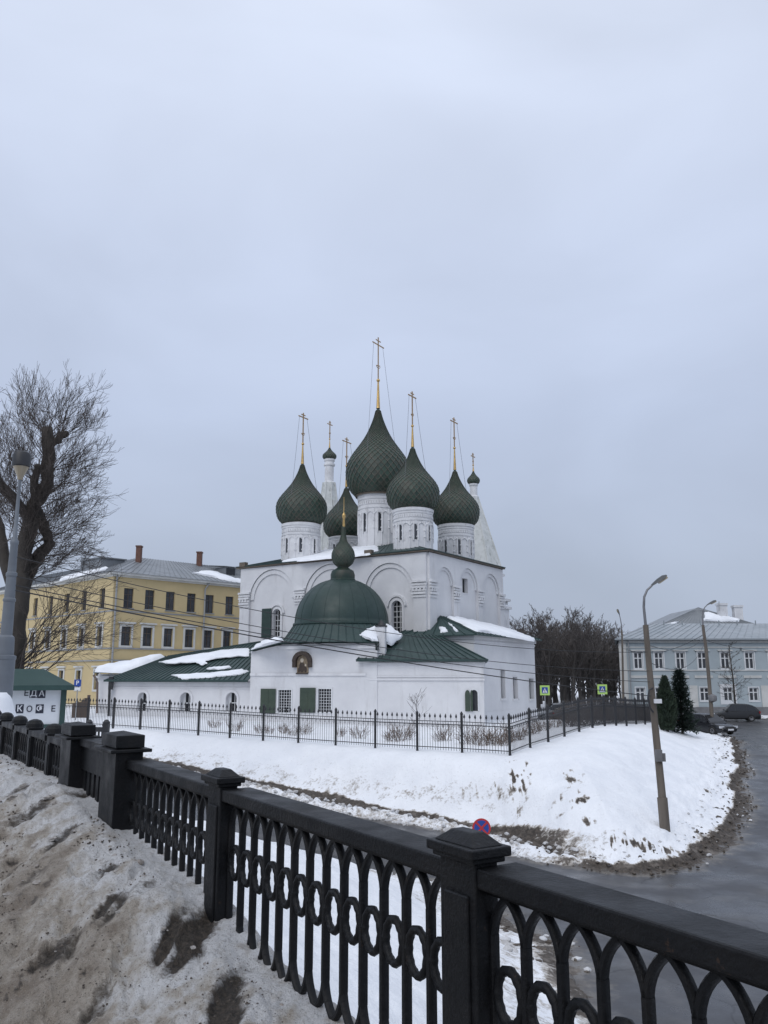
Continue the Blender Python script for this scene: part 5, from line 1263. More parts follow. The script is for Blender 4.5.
def slab_panel(s0, s1):
    """solid panel with upright slots between the two tall posts"""
    mb = MB(); rc = .05; mb.box(rp3((s0+s1)/2, rc, 5.30), t3*(s1-s0)/2, n3*.05, (0, 0, .10)); n = 7
    for i in range(n): s = s0+(s1-s0)*(i+.5)/n; mb.box(rp3(s, rc, 4.9), t3*(s1-s0)/n*.27, n3*.035, (0, 0, .2995))
    mb.build('baluster_panel', M['rail'], rail)
    tr = MB(); tr.box(rp3((s0+s1)/2, rc, 5.432), t3*(s1-s0)/2, n3*.085, (0, 0, .03)); tr.build('handrail', M['rail'], rail)
PW = .19
posts = [-5.88, -3.68, -1.47]
for s in posts: post(s, PW, .095, 5.41, -.03)
post(.545, .42, .20, 5.45, -.10, True); post(2.06, .42, .20, 5.45, -.10, True)
sm = [3.35, 4.45, 5.5, 6.6, 7.7, 8.8, 9.9]
for s in sm: post(s, .16, .10, 5.40, -.01, dome=True)
panel(-8.0+.0, -5.88-PW/2, 13); panel(-5.88+PW/2, -3.68-PW/2, 13); panel(-3.68+PW/2, -1.47-PW/2, 13); panel(-1.47+PW/2, .56-.2, 12)
slab_panel(.76, 1.86)
panel(2.26, 3.23, 7)
for a, b in zip(sm[:-1], sm[1:]): panel(a+.12, b-.12, 6)

# ------------------------------------------------------------------ kiosk
KY = 27.0; kz0 = 2.6
kA, kB = at(-60, 690, KY-1.9)[:2], at(64.5, 690, KY)[:2]; FK = Face(kA, kB-kA); LK = np.linalg.norm(kB-kA); zK = FK.hit(40, 687)[1]
kiosk = thing('kiosk', (*(kA+kB)/2, kz0), 'white food and coffee kiosk with green roof and dark letters', 'kiosk')
mb = MB(); bkK = vec(-FK.n[0], -FK.n[1], 0)*2.6
FK.rect(mb, 0, LK, 2.2, zK, -2.6, 0); mb.build('wall', M['kiosk_white'], kiosk)
mb = MB(); FK.rect(mb, LK-.10, LK+.06, 2.2, zK-.02, .003, .07); FK.rect(mb, 0, LK, FK.hit(40, 725)[1]-.1, FK.hit(40, 725)[1]+.02, .003, .05); mb.build('corner_trim', M['kiosk_green'], kiosk)
e0_, e1_ = FK.pt(-.2, zK, .35), FK.pt(LK+.22, zK, .35); zk2 = FK.hit(40, 670.5, -1.2)[1]; f0, f1 = FK.pt(.4, zk2, -1.2), FK.pt(LK-.45, zk2, -1.2); g0, g1 = FK.pt(-.2, zK, -2.9), FK.pt(LK+.22, zK, -2.9)
mb = MB()
for pts in ([e0_, e1_, f1, f0], [e1_, g1, f1], [g1, g0, f0, f1], [g0, e0_, f0]): mb.prism(pts, (0, 0, .05))
mb.bar(e0_-vec(0, 0, .03), e1_-vec(0, 0, .03), .05, .14); mb.build('roof', M['kiosk_green'], kiosk)
def letters(face, ch, s, z, size, m, parent, o=.012, name='letter'):
    cu = bpy.data.curves.new('t', 'FONT'); cu.body = ch; cu.size = size; cu.align_x = 'CENTER'; cu.align_y = 'CENTER'; cu.extrude = .004; cu.offset = size*.012
    ob = bpy.data.objects.new('t', cu); col.objects.link(ob); bpy.context.view_layer.update()
    me = bpy.data.meshes.new_from_object(ob.evaluated_get(bpy.context.evaluated_depsgraph_get())); bpy.data.objects.remove(ob); bpy.data.curves.remove(cu)
    V = [face.pt(s+v.co.x, z+v.co.y, o+v.co.z) for v in me.vertices]; F = [tuple(p.vertices) for p in me.polygons]; bpy.data.meshes.remove(me)
    mb = MB(); mb.add(V, F); return mb.build(name, m, parent)
for ch, x, y, inv in (('Е', 26.3, 693.3, 0), ('Д', 33.6, 693.5, 1), ('А', 41.6, 693.7, 1), ('К', 19.5, 708.8, 1), ('О', 29.3, 709.3, 0), ('Ф', 39.6, 708.8, 1), ('Е', 53.2, 709, 0)):
    s, z = FK.hit(x, y)
    if inv:
        q = MB(); FK.rect(q, s-.115, s+.115, z-.135, z+.135, .003, .012); tl = q.build('letter_tile', M['ink'], kiosk); letters(FK, ch, s, z, .25, M['paper'], tl, .018)
    else: letters(FK, ch, s, z, .25, M['ink'], kiosk)
# ------------------------------------------------------------------ stair railing by the tall posts
sr = thing('stair_railing', (*at(88, 740, 20)[:2], 4.0), 'short black railing section glimpsed behind the two tall posts', 'railing')
mb = MB(); a, b = at(62, 729, 15.5), at(106, 729.5, 15.0); up = vec(0, 0, 1)
mb.bar(a, b, .06, .08)
n = 14
for i in range(n): c = a+(b-a)*i/(n-1); mb.bar(c, c-up*.9, .03, .03, (1, 0, 0))
for i in range(n-1): c = a+(b-a)*(i+.5)/(n-1)-up*.28; mb.tube([c+unit(b-a)*.045*math.cos(t)+up*.1*math.sin(t) for t in np.linspace(0, 2*math.pi, 9)], .014, 5, False)
mb.bar(a-up*.85, b-up*.85, .04, .06); mb.build('panel', M['iron_black'], sr)
for t in (.62, 1.0):
    mb = MB(); c = a+(b-a)*t; mb.box(c-up*.4, (.05, 0, 0), (0, .05, 0), (0, 0, .5)); mb.lathe(c+up*.1, [(.06, 0), (.06, .03), (.02, .07)], 8); mb.build('post', M['iron_black'], sr)

# ------------------------------------------------------------------ lamps
def mast_lamp():
    Y = 17.0; k = Y/FPX; o = thing('street_lamp', (*at(0, 690, Y)[:2], 4.3), 'pale grey stepped lamp mast with round black lantern left of the kiosk sign', 'street lamp')
    base = at(1.5, 690, Y)
    mb = MB(); X = base[0]; zf = lambda y: pz(10, y, Y)
    mb.lathe((X, Y, 0), [(.22, 4.2), (.21, zf(660)), (.225, zf(659)), (.225, zf(656)), (.175, zf(655)), (.165, zf(640)), (.155, zf(637)), (.115, zf(635)), (.11, zf(602)), (.125, zf(601)), (.125, zf(599)), (.105, zf(598)), (.095, zf(577)), (.11, zf(576)), (.11, zf(573)), (.085, zf(572)), (.075, zf(545)), (.085, zf(544)), (.085, zf(541)), (.045, zf(538)), (.035, zf(500)), (.03, zf(478))], 20)
    mb.build('mast', M['post_grey'], o, smooth=35)
    mb = MB(); mb.lathe((X, Y, 0), [(.04, zf(480)), (.07, zf(476)), (.16, zf(467))], 14); mb.build('lantern_glass', M['lamp_glass'], o, smooth=40)
    mb = MB(); mb.lathe((X, Y, 0), [(.165, zf(467)), (.185, zf(466)), (.19, zf(456)), (.16, zf(453)), (.12, zf(452))], 14); mb.build('lantern_cap', M['iron_black'], o, smooth=35)
    return X, Y, zf
mX, mY, mzf = mast_lamp()
mb = MB(); px_ = at(-3, 706, 16.6)
sb = MB()
sb.lathe((mX-.05, mY-.1, 0), [(.7, 4.3), (.62, 4.7), (.45, 5.15), (.36, 5.35), (.30, 5.55), (.22, 5.68)], 16); o = sb.build('snow_heap', M['snow'], smooth=True); tag(o, 'snow heap round the foot of the grey lamp mast', 'snow', None, 'stuff')
def bracket_lamp(basepx, Y, pts, lamp, label, r0=.13, extras=True):
    b = at(*basepx, Y); o = thing('street_lamp', b, label, 'street lamp')
    P = [at(x, y, Y) for x, y in pts]; n = len(P)
    k = pts.index(next(p for p in pts if len(p) == 2))
    split = max(2, n-5)
    shaft = P[:split+1]; L_ = len(shaft)
    mb = MB(); mb.tube([shaft[0]-vec(0, 0, .6)]+shaft, [r0*1.05]+list(np.linspace(r0, r0*.68, L_)), 10); mb.build('pole', M['wood_pole'], o, smooth=40)
    if extras:
        mb = MB(); c = shaft[0]; d = unit(shaft[1]-c); mb.tube([c-d*.3, c+d*1.05], r0*1.22, 10); mb.build('pole_sleeve', M['wood_pole'], o, smooth=40)
    mb = MB(); mb.tube(P[split:], list(np.linspace(.055, .035, n-split)), 8); mb.build('bracket', M['steel_grey'], o, smooth=40)
    e_ = P[-1]; h = at(*lamp, Y); d = unit(h-e_); s_ = unit(np.cross(d, (0, 1, 0))); Ls = np.linalg.norm(h-e_)
    q = vec(0, 1, 0); upv = np.cross(q, d); upv = upv if upv[2] > 0 else -upv
    mb = MB(); prof = [(0, .045, .05), (.2, .09, .075), (.45, .14, .10), (.8, .15, .10), (1, .07, .04)]; vs = []
    for t, hwid, hh in prof:
        c = e_+(h-e_)*t
        for a_, b_ in ((-1, -.3), (-.7, .7), (0, 1), (.7, .7), (1, -.3)): vs.append(c+q*hwid*a_+upv*hh*b_)
    fs = [(i*5+j, i*5+(j+1) % 5, (i+1)*5+(j+1) % 5, (i+1)*5+j) for i in range(4) for j in range(5)]+[(4, 3, 2, 1, 0), (20, 21, 22, 23, 24)]
    mb.add(vs, fs); hd = mb.build('lamp_head', M['lamp_housing'], o, smooth=50)
    mb = MB(); c0, c1 = e_+(h-e_)*.42, e_+(h-e_)*.94; mb.box((c0+c1)/2-upv*.055, (c1-c0)/2, q*.11, upv*.04); mb.build('diffuser', M['lamp_glass'], hd)
    return o, shaft
PB = ground_hit(665, 829); PY = PB[1]
pole1, sh1 = bracket_lamp((665, 829), PY, [(665, 829), (661.5, 790), (657, 745), (652.5, 700), (649, 665), (645.6, 625), (643.8, 607), (644.2, 597), (647.2, 590), (651.8, 585.8)], (666.5, 575.5), 'tall weathered lamp pole leaning on the snow bank, nearest the road corner', .145)
mb = MB(); p = at(658.3, 755, PY); mb.box(p+vec(-.05, -.2, 0), (.11, 0, 0), (0, .08, 0), (0, 0, .2)); p = at(659.6, 757, PY); mb.box(p+vec(.1, -.14, 0), (.05, 0, 0), (0, .06, 0), (0, 0, .14)); mb.build('junction_box', M['plinth'], pole1)
mb = MB(); p = at(656, 701, PY); mb.box(p+vec(.0, -.2, 0), (.14, .02, 0), (0, .04, 0), (0, 0, .075)); mb.build('notice_plate', M['sign_white'], pole1)
mb = MB(); mb.tube([at(651, 688, PY)+vec(0, -.2, 0), at(647, 690, PY)+vec(0, -.25, 0), at(645.8, 698, PY)+vec(0, -.28, 0), at(648, 708, PY)+vec(0, -.25, 0), at(651.5, 712, PY)+vec(0, -.2, 0)], .035, 6); mb.build('cable_loop', M['cable'], pole1)
P2 = ground_hit(713, 733, 30, 90); Y2 = min(P2[1], 62)
pole2, sh2 = bracket_lamp((713, 734), Y2, [(713, 734), (711.6, 712), (709, 680), (706.2, 650), (704, 634), (702.9, 625), (702.7, 616), (703.2, 610.5), (705, 607), (707, 605.2)], (716, 600.5), 'second lamp pole, standing behind the snow bank beside the dark sedan', .15, False)
mb = MB(); p = at(711.6, 698, Y2); mb.lathe(p+vec(0, -.2, 0), [(.02, -.3), (.28, -.18), (.3, 0), (.28, .18), (.02, .3)], 10); mb.build('round_plate', M['plinth'], pole2)
bracket_lamp((623.6, 706), 86, [(623.6, 706), (623.2, 690), (622.8, 670), (622.4, 650), (622.1, 638), (621.8, 630), (621.4, 625), (620.8, 621), (620.0, 617), (619.4, 615)], (617.4, 609), 'distant lamp post at the left corner of the blue building', .12, False)

# ------------------------------------------------------------------ overhead cables
def cable(a, b, sag, label, r=.022):
    a = np.array(a, float); b = np.array(b, float); mb = MB()
    mb.tube([a+(b-a)*t-vec(0, 0, sag*4*t*(1-t)) for t in np.linspace(0, 1, 25)], r, 5, False)
    o = mb.build('overhead_cable', M['cable']); tag(o, label, 'cable', 'overhead cables'); return o
def onmast(y): return vec(mX+.07, mY, pz(14, y, mY))
def onpole(x, y): return at(x, y, PY-.15)
cable(onmast(557), onpole(647.5, 652), .55, 'topmost cable strung from the grey mast across the church dome', .0095)
cable(onmast(576), onpole(649, 671), .45, 'second highest cable strung from the grey mast to the leaning pole', .0095)
cable(onmast(585), onpole(650, 682), .35, 'third cable down, crossing the apse roof to the leaning pole', .011)
cable(onmast(590), onpole(651, 696), .2, 'lowest and thickest cable from the grey mast to the leaning pole', .015)
cable(at(648, 645, PY-.1), at(704, 637, Y2), .5, 'slack cable from the leaning pole to the second pole, upper run', .013)
cable(at(649, 662, PY-.1), at(704.6, 643, Y2), .9, 'slack cable from the leaning pole to the second pole, lower run', .013)
cable(at(704.3, 640, Y2), vec(bx0+19, BY-.1, 8.6), .4, 'cable from the second pole to the blue facade', .02)
cable(at(622.3, 648, 86), at(704.2, 634, Y2), .9, 'cable from the distant lamp post to the second pole', .02)

# ------------------------------------------------------------------ road signs
def sign_disc():
    Y = 21.0; p = at(481.5, 828, Y); k = Y/FPX; zg = gz(p[0], Y)
    o = thing('no_stopping_sign', (p[0], Y+.05, zg), 'round blue no stopping sign with red rim peeking over the railing post', 'road sign')
    nd = vec(0, -1, 0)
    def disc(r0, r1, y, m, nm, par):
        mb = MB(); n = 24; V = []
        for r_ in (r0, r1):
            for yy in (y, y-.006): V += [vec(p[0]+r_*math.cos(2*math.pi*j/n), yy, p[2]+r_*math.sin(2*math.pi*j/n)) for j in range(n)]
        fs = []
        for j in range(n):
            j2 = (j+1) % n; fs += [(n+j, n+j2, 3*n+j2, 3*n+j), (j, 2*n+j, 2*n+j2, j2), (2*n+j, 3*n+j, 3*n+j2, 2*n+j2)]
        mb.add(V, fs); return mb.build(nm, m, par)
    R0 = 8.8*k
    mb = MB(); mb.tube([vec(p[0], Y+.05, zg-.3), vec(p[0], Y+.05, p[2]+R0*.8)], .03, 8); mb.build('pole', M['pipe'], o)
    face = disc(.001, R0*.80, Y, M['sign_blue'], 'sign_face', o); disc(R0*.80, R0, Y-.002, M['sign_red'], 'rim', face)
    mb = MB()
    for s_ in (1, -1): c = vec(p[0], Y-.012-.004*(s_ > 0), p[2]); d = vec(1, 0, s_)*.7071; mb.box(c, d*R0*.82, (0, .003, 0), vec(-d[2], 0, d[0])*R0*.10)
    mb.build('red_bar', M['sign_red'], face)
sign_disc()
def crossing_sign(x, y, Y, label):
    p = at(x, y, Y); k = Y/FPX; zg = gz(p[0], Y); h = 4.7*k
    o = thing('crossing_sign', (p[0], Y+.05, zg), label, 'road sign', 'pedestrian crossing signs')
    mb = MB(); mb.tube([vec(p[0], Y+.06, zg-.2), vec(p[0], Y+.06, p[2]+h)], .04, 6); mb.build('pole', M['pipe'], o)
    mb = MB(); mb.box(p, (h, 0, 0), (0, .02, 0), (0, 0, h)); bd = mb.build('board', M['sign_lime'], o)
    mb = MB(); mb.box(p+vec(0, -.026, 0), (h*.62, 0, 0), (0, .004, 0), (0, 0, h*.62)); mb.build('blue_square', M['sign_blue'], bd)
    mb = MB(); mb.prism([p+vec(-h*.5, -.034, -h*.48), p+vec(h*.5, -.034, -h*.48), p+vec(0, -.034, h*.48)], (0, .003, 0)); mb.build('white_triangle', M['sign_white'], bd)
    mb = MB(); f = lambda a, b: p+vec(a*h, -.040, b*h)
    mb.lathe(f(0.02, .22), [(.01, -h*.07), (h*.06, 0), (.01, h*.07)], 6)
    for a, b, w_ in (((0, .14), (-.02, -.14), .10), ((-.02, -.14), (-.18, -.42), .06), ((-.02, -.14), (.16, -.42), .06), ((0, .1), (-.14, -.05), .05), ((0, .1), (.15, -.04), .05)):
        mb.bar(f(*a), f(*b), w_*h, .006, (0, 1, 0))
    mb.build('walking_figure', M['sign_black'], bd)
crossing_sign(544.8, 690.3, 70.0, 'lime bordered pedestrian crossing sign just right of the church wall')
crossing_sign(602.3, 689.3, 74.0, 'lime bordered pedestrian crossing sign left of the blue building')
Yp = 60; p = at(77.6, 683, Yp); k = Yp/FPX; zg = 2.9
ps = thing('parking_sign', (p[0], Yp, zg), 'blue square parking sign with letter P right of the kiosk', 'road sign')
mb = MB(); mb.tube([vec(p[0], Yp+.06, zg-.2), vec(p[0], Yp+.06, p[2]+.3)], .035, 6); mb.build('pole', M['pipe'], ps)
mb = MB(); mb.box(p, (3.3*k, 0, 0), (0, .02, 0), (0, 0, 3.3*k)); bd = mb.build('board', M['sign_blue'], ps)
FP = Face((p[0], Yp-.02), (1, 0)); letters(FP, 'P', 0, p[2], .42, M['sign_white'], bd, .01)
mb = MB(); mb.box(p-vec(0, 0, 5.4*k), (2.9*k, 0, 0), (0, .02, 0), (0, 0, 1.2*k)); mb.build('lower_plate', M['sign_white'], ps)
# brown boarded gate between kiosk and porch
gp = at(85, 703, 64); k = 64/FPX
gt = thing('board_gate', (gp[0], 64, 2.9), 'dark brown boarded gate beside the white porch', 'gate')
mb = MB()
for i, (x, t) in enumerate(((74, 703), (77, 701), (80, 702), (83, 700), (86, 698))): q = at(x, t, 64); mb.abox(q[0]-1.45*k, q[0]+1.4*k, 63.95+.01*(i % 2), 64.02+.01*(i % 2), 2.4, q[2])
mb.build('boards', M['wood_brown'], gt)
mb = MB(); q = at(89, 695, 64); mb.abox(q[0]-1.1*k, q[0]+1.1*k, 63.9, 64.1, 2.4, q[2]); mb.build('gate_post', M['wood_brown'], gt)

# ------------------------------------------------------------------ trees
class Tree:
    def __init__(s, seed): s.r = random.Random(seed); s.trunk = MB(); s.twigs = MB()
    def shoot(s, p, d, length, rad, depth, up=.25, kids=(4, 7), wob=.22, spread=.75, seg=6, minr=.004, sides=3):
        r = s.r; p = np.array(p, float); d = unit(d); path = [p]; radii = [rad]; n = seg
        for i in range(n):
            d = unit(d+vec(r.gauss(0, wob), r.gauss(0, wob), r.gauss(0, wob)*.7+up*.3)); p = p+d*length/n; path.append(p); radii.append(max(minr, rad*(1-.8*(i+1)/n)))
        (s.trunk if rad > .05 else s.twigs).tube(path, radii, 6 if rad > .05 else sides, False)
        if depth > 0:
            for _ in range(r.randint(*kids)):
                t = r.uniform(.2, 1.0); i = min(n-1, int(t*n)); f = t*n-i; q = path[i]+(path[i+1]-path[i])*f; dd = unit(path[i+1]-path[i])
                side = unit(np.cross(dd, vec(r.gauss(0, 1), r.gauss(0, 1), r.gauss(0, 1)))+1e-6)
                s.shoot(q, dd+side*r.uniform(.45, 1.1)*spread, length*r.uniform(.38, .62)*(1.15-.5*t), max(minr, radii[i]*.6), depth-1, up, kids, wob, spread, max(3, seg-1), minr, sides)
def poplar():
    Y = 33.0; T = Tree(3); P = lambda x, y, dy=0.: at(x, y, Y+dy); k = Y/FPX
    b = P(16, 715)
    o = thing('pollarded_tree', (b[0], Y, 2.6), 'large pollarded bare tree with fine twigs in front of the yellow building', 'tree')
    limbs = [([(9, 735, 0), (12, 690, 0), (16, 640, 0), (19.5, 600, 0), (22, 575, 0), (25.5, 545, 0), (31, 520, 0), (38, 500, 0), (47, 484, 0), (49, 455, 0), (47, 428, 0)], [13, 11.5, 10, 9, 8.6, 8, 7.6, 7.2, 6.6, 6, 5.6]),
             ([(31, 520, 0), (18, 503, -.6), (0, 484, -1.2), (-14, 462, -1.6)], [6, 5.2, 4.8, 4]),
             ([(20, 592, .2), (30, 570, .4), (42, 552, .6), (51, 541, .8)], [7.5, 7, 6, 5.2]),
             ([(38, 512, 0), (43, 525, .5), (49, 543, .8)], [6, 5.5, 5]),
             ([(49, 447, 0), (57, 440, .3), (67, 433, .6)], [4.2, 3.8, 3.2]),
             ([(36, 505, -.3), (34, 480, -.8), (38, 465, -1.2)], [4.5, 4, 3]),
             ([(20, 610, .3), (5, 560, .9), (0, 535, 1.3), (-6, 500, 1.6)], [7, 6, 5, 4])]
    pts = []
    for pl, rd in limbs:
        path = [P(x, y, dy) for x, y, dy in pl]; fine = []; fr = []
        for i in range(len(path)-1):
            for q in range(4):
                t = q/4; fine.append(path[i]+(path[i+1]-path[i])*t+np.array([T.r.gauss(0, .03), T.r.gauss(0, .03), 0])); fr.append((rd[i]+(rd[i+1]-rd[i])*t)*k*(1+T.r.gauss(0, .05)))
        fine.append(path[-1]); fr.append(rd[-1]*k); T.trunk.tube(fine, fr, 10)
        pts.append((fine, fr))
    r = T.r
    def spawn(limb, n, t0, t1, lmin, lmax, dirx, up=.3, dep=2):
        fine, fr = pts[limb]
        for _ in range(n):
            t = r.uniform(t0, t1); i = min(len(fine)-1, int(t*(len(fine)-1))); q = fine[i]
            a = r.uniform(0, 2*math.pi); d = vec(math.cos(a)+dirx, math.sin(a)*.9, r.uniform(.05, .9))
            T.shoot(q, d, r.uniform(lmin, lmax)*.92, r.uniform(.014, .026), dep, up, (6, 9), .17, .8, 7, .0052)
    spawn(0, 40, .52, 1.0, 2.0, 3.4, .45, .30, 2); spawn(0, 9, .95, 1.0, 2.2, 3.0, .1, .7, 2); spawn(4, 11, .3, 1, 1.8, 3.0, .4, .35); spawn(2, 13, .2, 1, 2.0, 3.2, .8, .10); spawn(3, 8, .3, 1, 1.8, 3.0, .7, .12); spawn(0, 16, .35, .8, 2.4, 3.6, 1.1, .12)
    spawn(1, 18, .1, 1, 2.0, 3.4, -.1, .5); spawn(5, 10, .5, 1, 1.8, 3.0, 0, .5); spawn(6, 8, .4, 1, 1.8, 3.0, -.2, .4); spawn(0, 14, .35, .62, 1.8, 3.2, .5, .2)
    for i in range(16):
        x, y = r.uniform(12, 20), r.uniform(655, 700); q = P(x, y, -.3)
        T.shoot(q, vec(r.uniform(.35, 1.1), r.uniform(-.5, .3), r.uniform(.35, .9)), r.uniform(2.6, 4.6), r.uniform(.02, .038), 2, .0, (5, 8), .14, .7, 7, .0055)
    T.trunk.build('trunk', M['trunk'], o, smooth=True, fix=False); T.twigs.build('crown', M['twig'], o, fix=False)
poplar()
def bare_tree_mesh(seed, h, dens=3, kids=(4, 6), minr=.012):
    T = Tree(seed); r = T.r; path = [vec(0, 0, -.5)]; rad = [.02*h]; n = 8; th = h*.62; p = vec(0, 0, 0)
    for i in range(n+1):
        t = i/n; path.append(vec(p[0], p[1], th*t)); p = p+vec(r.gauss(0, .08), r.gauss(0, .08), 0); rad.append(.018*h*(1-.72*t))
    T.trunk.tube(path, rad, 7)
    for i in range(int(h*1.25)):
        t = r.uniform(.22, 1.0); j = 1+int(t*n*.999); q = path[j]+(path[min(j+1, n+1)]-path[j])*r.random(); a = r.uniform(0, 2*math.pi)
        T.shoot(q, vec(math.cos(a)*r.uniform(.4, .9), math.sin(a)*r.uniform(.4, .9), r.uniform(.5, 1.1)), h*r.uniform(.22, .42)*(1.2-.5*t), .0055*h*(1.2-.7*t), dens, .35, kids, .17, .75, 5, minr)
    return T
def grove():
    protos = []
    grp = 'bare trees of the grove behind the church'
    for i, h in enumerate((11.5, 12.5, 10.5, 12.0)):
        T = bare_tree_mesh(40+i, h, 3, (3, 5), .013)
        o = thing('bare_tree', (0, 0, 0), 'tall bare dark tree in the grove between church and blue building', 'tree', grp)
        T.trunk.build('trunk', M['grove_trunk'], o, smooth=True, fix=False, local=True); T.twigs.build('crown', M['grove_twig'], o, fix=False, local=True); protos.append(o)
    r = random.Random(5); used = [False]*4
    spots = []
    for row_, (Y, x0, x1, n) in enumerate(((98, 522, 612, 10), (106, 505, 622, 15), (116, 505, 650, 17), (128, 500, 668, 18), (142, 500, 680, 16), (158, 500, 690, 20), (176, 500, 690, 20))):
        for i in range(n): spots.append((x0+(x1-x0)*(i+r.uniform(.1, .9))/n, Y+r.uniform(-3, 3)))
    for j, (x, Y) in enumerate(spots):
        k = j % 4; o = protos[k] if not used[k] else copy_tree(protos[k]); used[k] = True
        X = at(x, 690, Y)[0]; s = r.uniform(.95, 1.2)*(1+.0025*(Y-98))
        if x < 530: s *= .92
        if x > 600: s *= .86
        o.location = (X, Y, 1.7); o.rotation_euler = (0, 0, r.uniform(0, 6.28)); o.scale = (s*1.05, s*1.05, s)
grove()
# young tree in front of the blue building
T = Tree(91); base = vec(at(735.5, 707, 88.5)[0], 88.5, 1.6); hy = pz(731, 641, 88.5)-1.6
yt = thing('young_tree', base, 'slim young bare tree in front of the blue facade', 'tree')
T.trunk.tube([base+vec(0, 0, -.3), base+vec(-.02, 0, hy*.5), base+vec(-.2, 0, hy*.95)], [.11, .08, .03], 7)
for i in range(34):
    t = T.r.uniform(.2, .95); a = T.r.uniform(0, 6.28); T.shoot(base+vec(-.2*t, 0, hy*t), vec(math.cos(a), math.sin(a), T.r.uniform(.1, .6)), T.r.uniform(1.0, 2.3)*(1.2-.75*t), .028, 2, .15, (3, 5), .16, .7, 5, .009)
T.trunk.build('trunk', M['trunk'], yt, smooth=True); T.twigs.build('crown', M['twig'], yt)
# sapling inside the fence
T = Tree(17); base = vec(at(416.5, 735, 46.5)[0], 46.5, 2.6); sp_ = thing('sapling', base, 'thin bare sapling behind the fence before the white apse', 'tree')
T.trunk.tube([base+vec(0, 0, -.2), base+vec(.03, 0, 1.1), base+vec(0, 0, 2.1)], [.03, .022, .01], 6)
for i in range(14): t = T.r.uniform(.35, 1); a = T.r.uniform(0, 6.28); T.shoot(base+vec(0, 0, 2.05*t), vec(math.cos(a), math.sin(a)*.6, .8), T.r.uniform(.5, 1.0), .010, 1, .2, (2, 4), .15, .7, 4, .006)
T.trunk.build('trunk', M['trunk'], sp_); T.twigs.build('crown', M['twig'], sp_)
# shrubs along the inside of the fence
def shrub_proto(seed, h, w_, n):
    T = Tree(seed); r = T.r
    for i in range(n):
        a = r.uniform(0, 6.28); q = r.uniform(0, w_*.35); T.shoot(vec(math.cos(a)*q, math.sin(a)*q, -.05), vec(math.cos(a)*.5, math.sin(a)*.5, 1), h*r.uniform(.6, 1.1), .010, 1, .15, (3, 6), .16, .6, 4, .006)
    return T.twigs
sp1 = shrub_proto(5, 1.0, 1.2, 30); sp2 = shrub_proto(6, .8, 1.0, 24)
protos = []
for m_, lab in ((sp1, 0), (sp2, 1)):
    o = m_.build('bare_shrub', M['shrub'], fix=False); tag(o, 'low bare brown shrub growing along the inside of the iron fence', 'shrub', 'bare shrubs inside the fence'); protos.append(o)
r_ = random.Random(12); used = [0, 0]
for (x, Y) in [(262, 50), (270, 49.5), (284, 50), (292, 49), (305, 49.5), (390, 46), (398, 45.6), (405, 46.4), (438, 45), (445, 45.5), (468, 43.6), (477, 43), (485, 42.4), (492, 43), (498, 42), (503, 41.6), (509, 43), (515, 44), (521, 44), (528, 46), (534, 47), (541, 49), (548, 50), (556, 52), (563, 53), (570, 55), (577, 57), (235, 51), (215, 53), (360, 47.5), (340, 48)]:
    k = r_.randint(0, 1); o = protos[k] if not used[k] else protos[k].copy()
    if used[k]: col.objects.link(o)
    used[k] = 1; q = at(x, 730, Y); o.location = (q[0], Y, gz(q[0], Y)-.02); o.rotation_euler = (0, 0, r_.uniform(0, 6)); s = r_.uniform(.6, .95); o.scale = (s, s, s)
# hedge inside the far leg of the fence: dense brown twigs, one bush per bay
hp = shrub_proto(8, 1.55, 1.6, 70); ho = hp.build('hedge_bush', M['grove_twig'], fix=False); tag(ho, 'dark dense hedge bush behind the far stretch of fence', 'bush', 'hedge bushes along the far fence'); first = True
for i in range(13):
    q = FENCE_C+FR*(6.2+i*.72)+vec(-1.9, .9); o = ho if first else ho.copy()
    if not first: col.objects.link(o)
    first = False; o.location = (q[0], q[1], gz(*q)-.03); o.rotation_euler = (0, 0, i*1.7); s = r_.uniform(.9, 1.1); o.scale = (s, s, s)
# conifers
def conifer(base, h, rad, seed, kind):
    r = random.Random(seed); mb = MB(); tr = MB(); base = np.array(base, float)
    tr.tube([base-vec(0, 0, .3), base+vec(0, 0, h*.9)], [.10, .02], 6)
    if kind == 'thuja':
        for i in range(5200):
            t = r.random()**1.25; rr_ = rad*(math.sin(math.pi*min(1, t*.82+.18))**.75 if t < .999 else 0)*r.uniform(.62, 1.04)*(1-.25*t); a = r.uniform(0, 6.28); rr_ *= 1+.12*math.sin(3*a+7*t)
            p = base+vec(rr_*math.cos(a), rr_*math.sin(a), .1+t*h*.97); o_ = vec(math.cos(a), math.sin(a), 1.6); u = unit(np.cross(o_, (r.gauss(0, 1), r.gauss(0, 1), r.gauss(0, 1)))); v = unit(o_+u*r.gauss(0, .4)); s = r.uniform(.06, .14)
            mb.add([p-u*s*.5, p+u*s*.5, p+v*s*2.0], [(0, 1, 2)])
    else:
        lay = int(h*7)
        for i in range(lay):
            t = i/lay; z = .25+t*(h-.3); L_ = rad*(1-t)**.85*r.uniform(.8, 1.15)+.12; nb = r.randint(6, 9)
            for j in range(nb):
                a = 6.283*j/nb+r.uniform(-.3, .3)+i; Lb = L_*r.uniform(.7, 1.15); d = vec(math.cos(a), math.sin(a), .1+.5*t)
                for q in range(int(Lb*24)+5):
                    f = r.random(); p = base+vec(0, 0, z)+d*Lb*f+vec(0, 0, -.35*Lb*f*(1-t)*f+.12*Lb*f**3); s = r.uniform(.10, .24); u = unit(vec(r.gauss(0, 1), r.gauss(0, 1), r.gauss(0, .5))); v = unit(d+u*.9*r.choice((-1, 1))+vec(0, 0, -.15))
                    mb.add([p-u*s*.35, p+u*s*.35, p+v*s*1.9], [(0, 1, 2)])
    return tr, mb
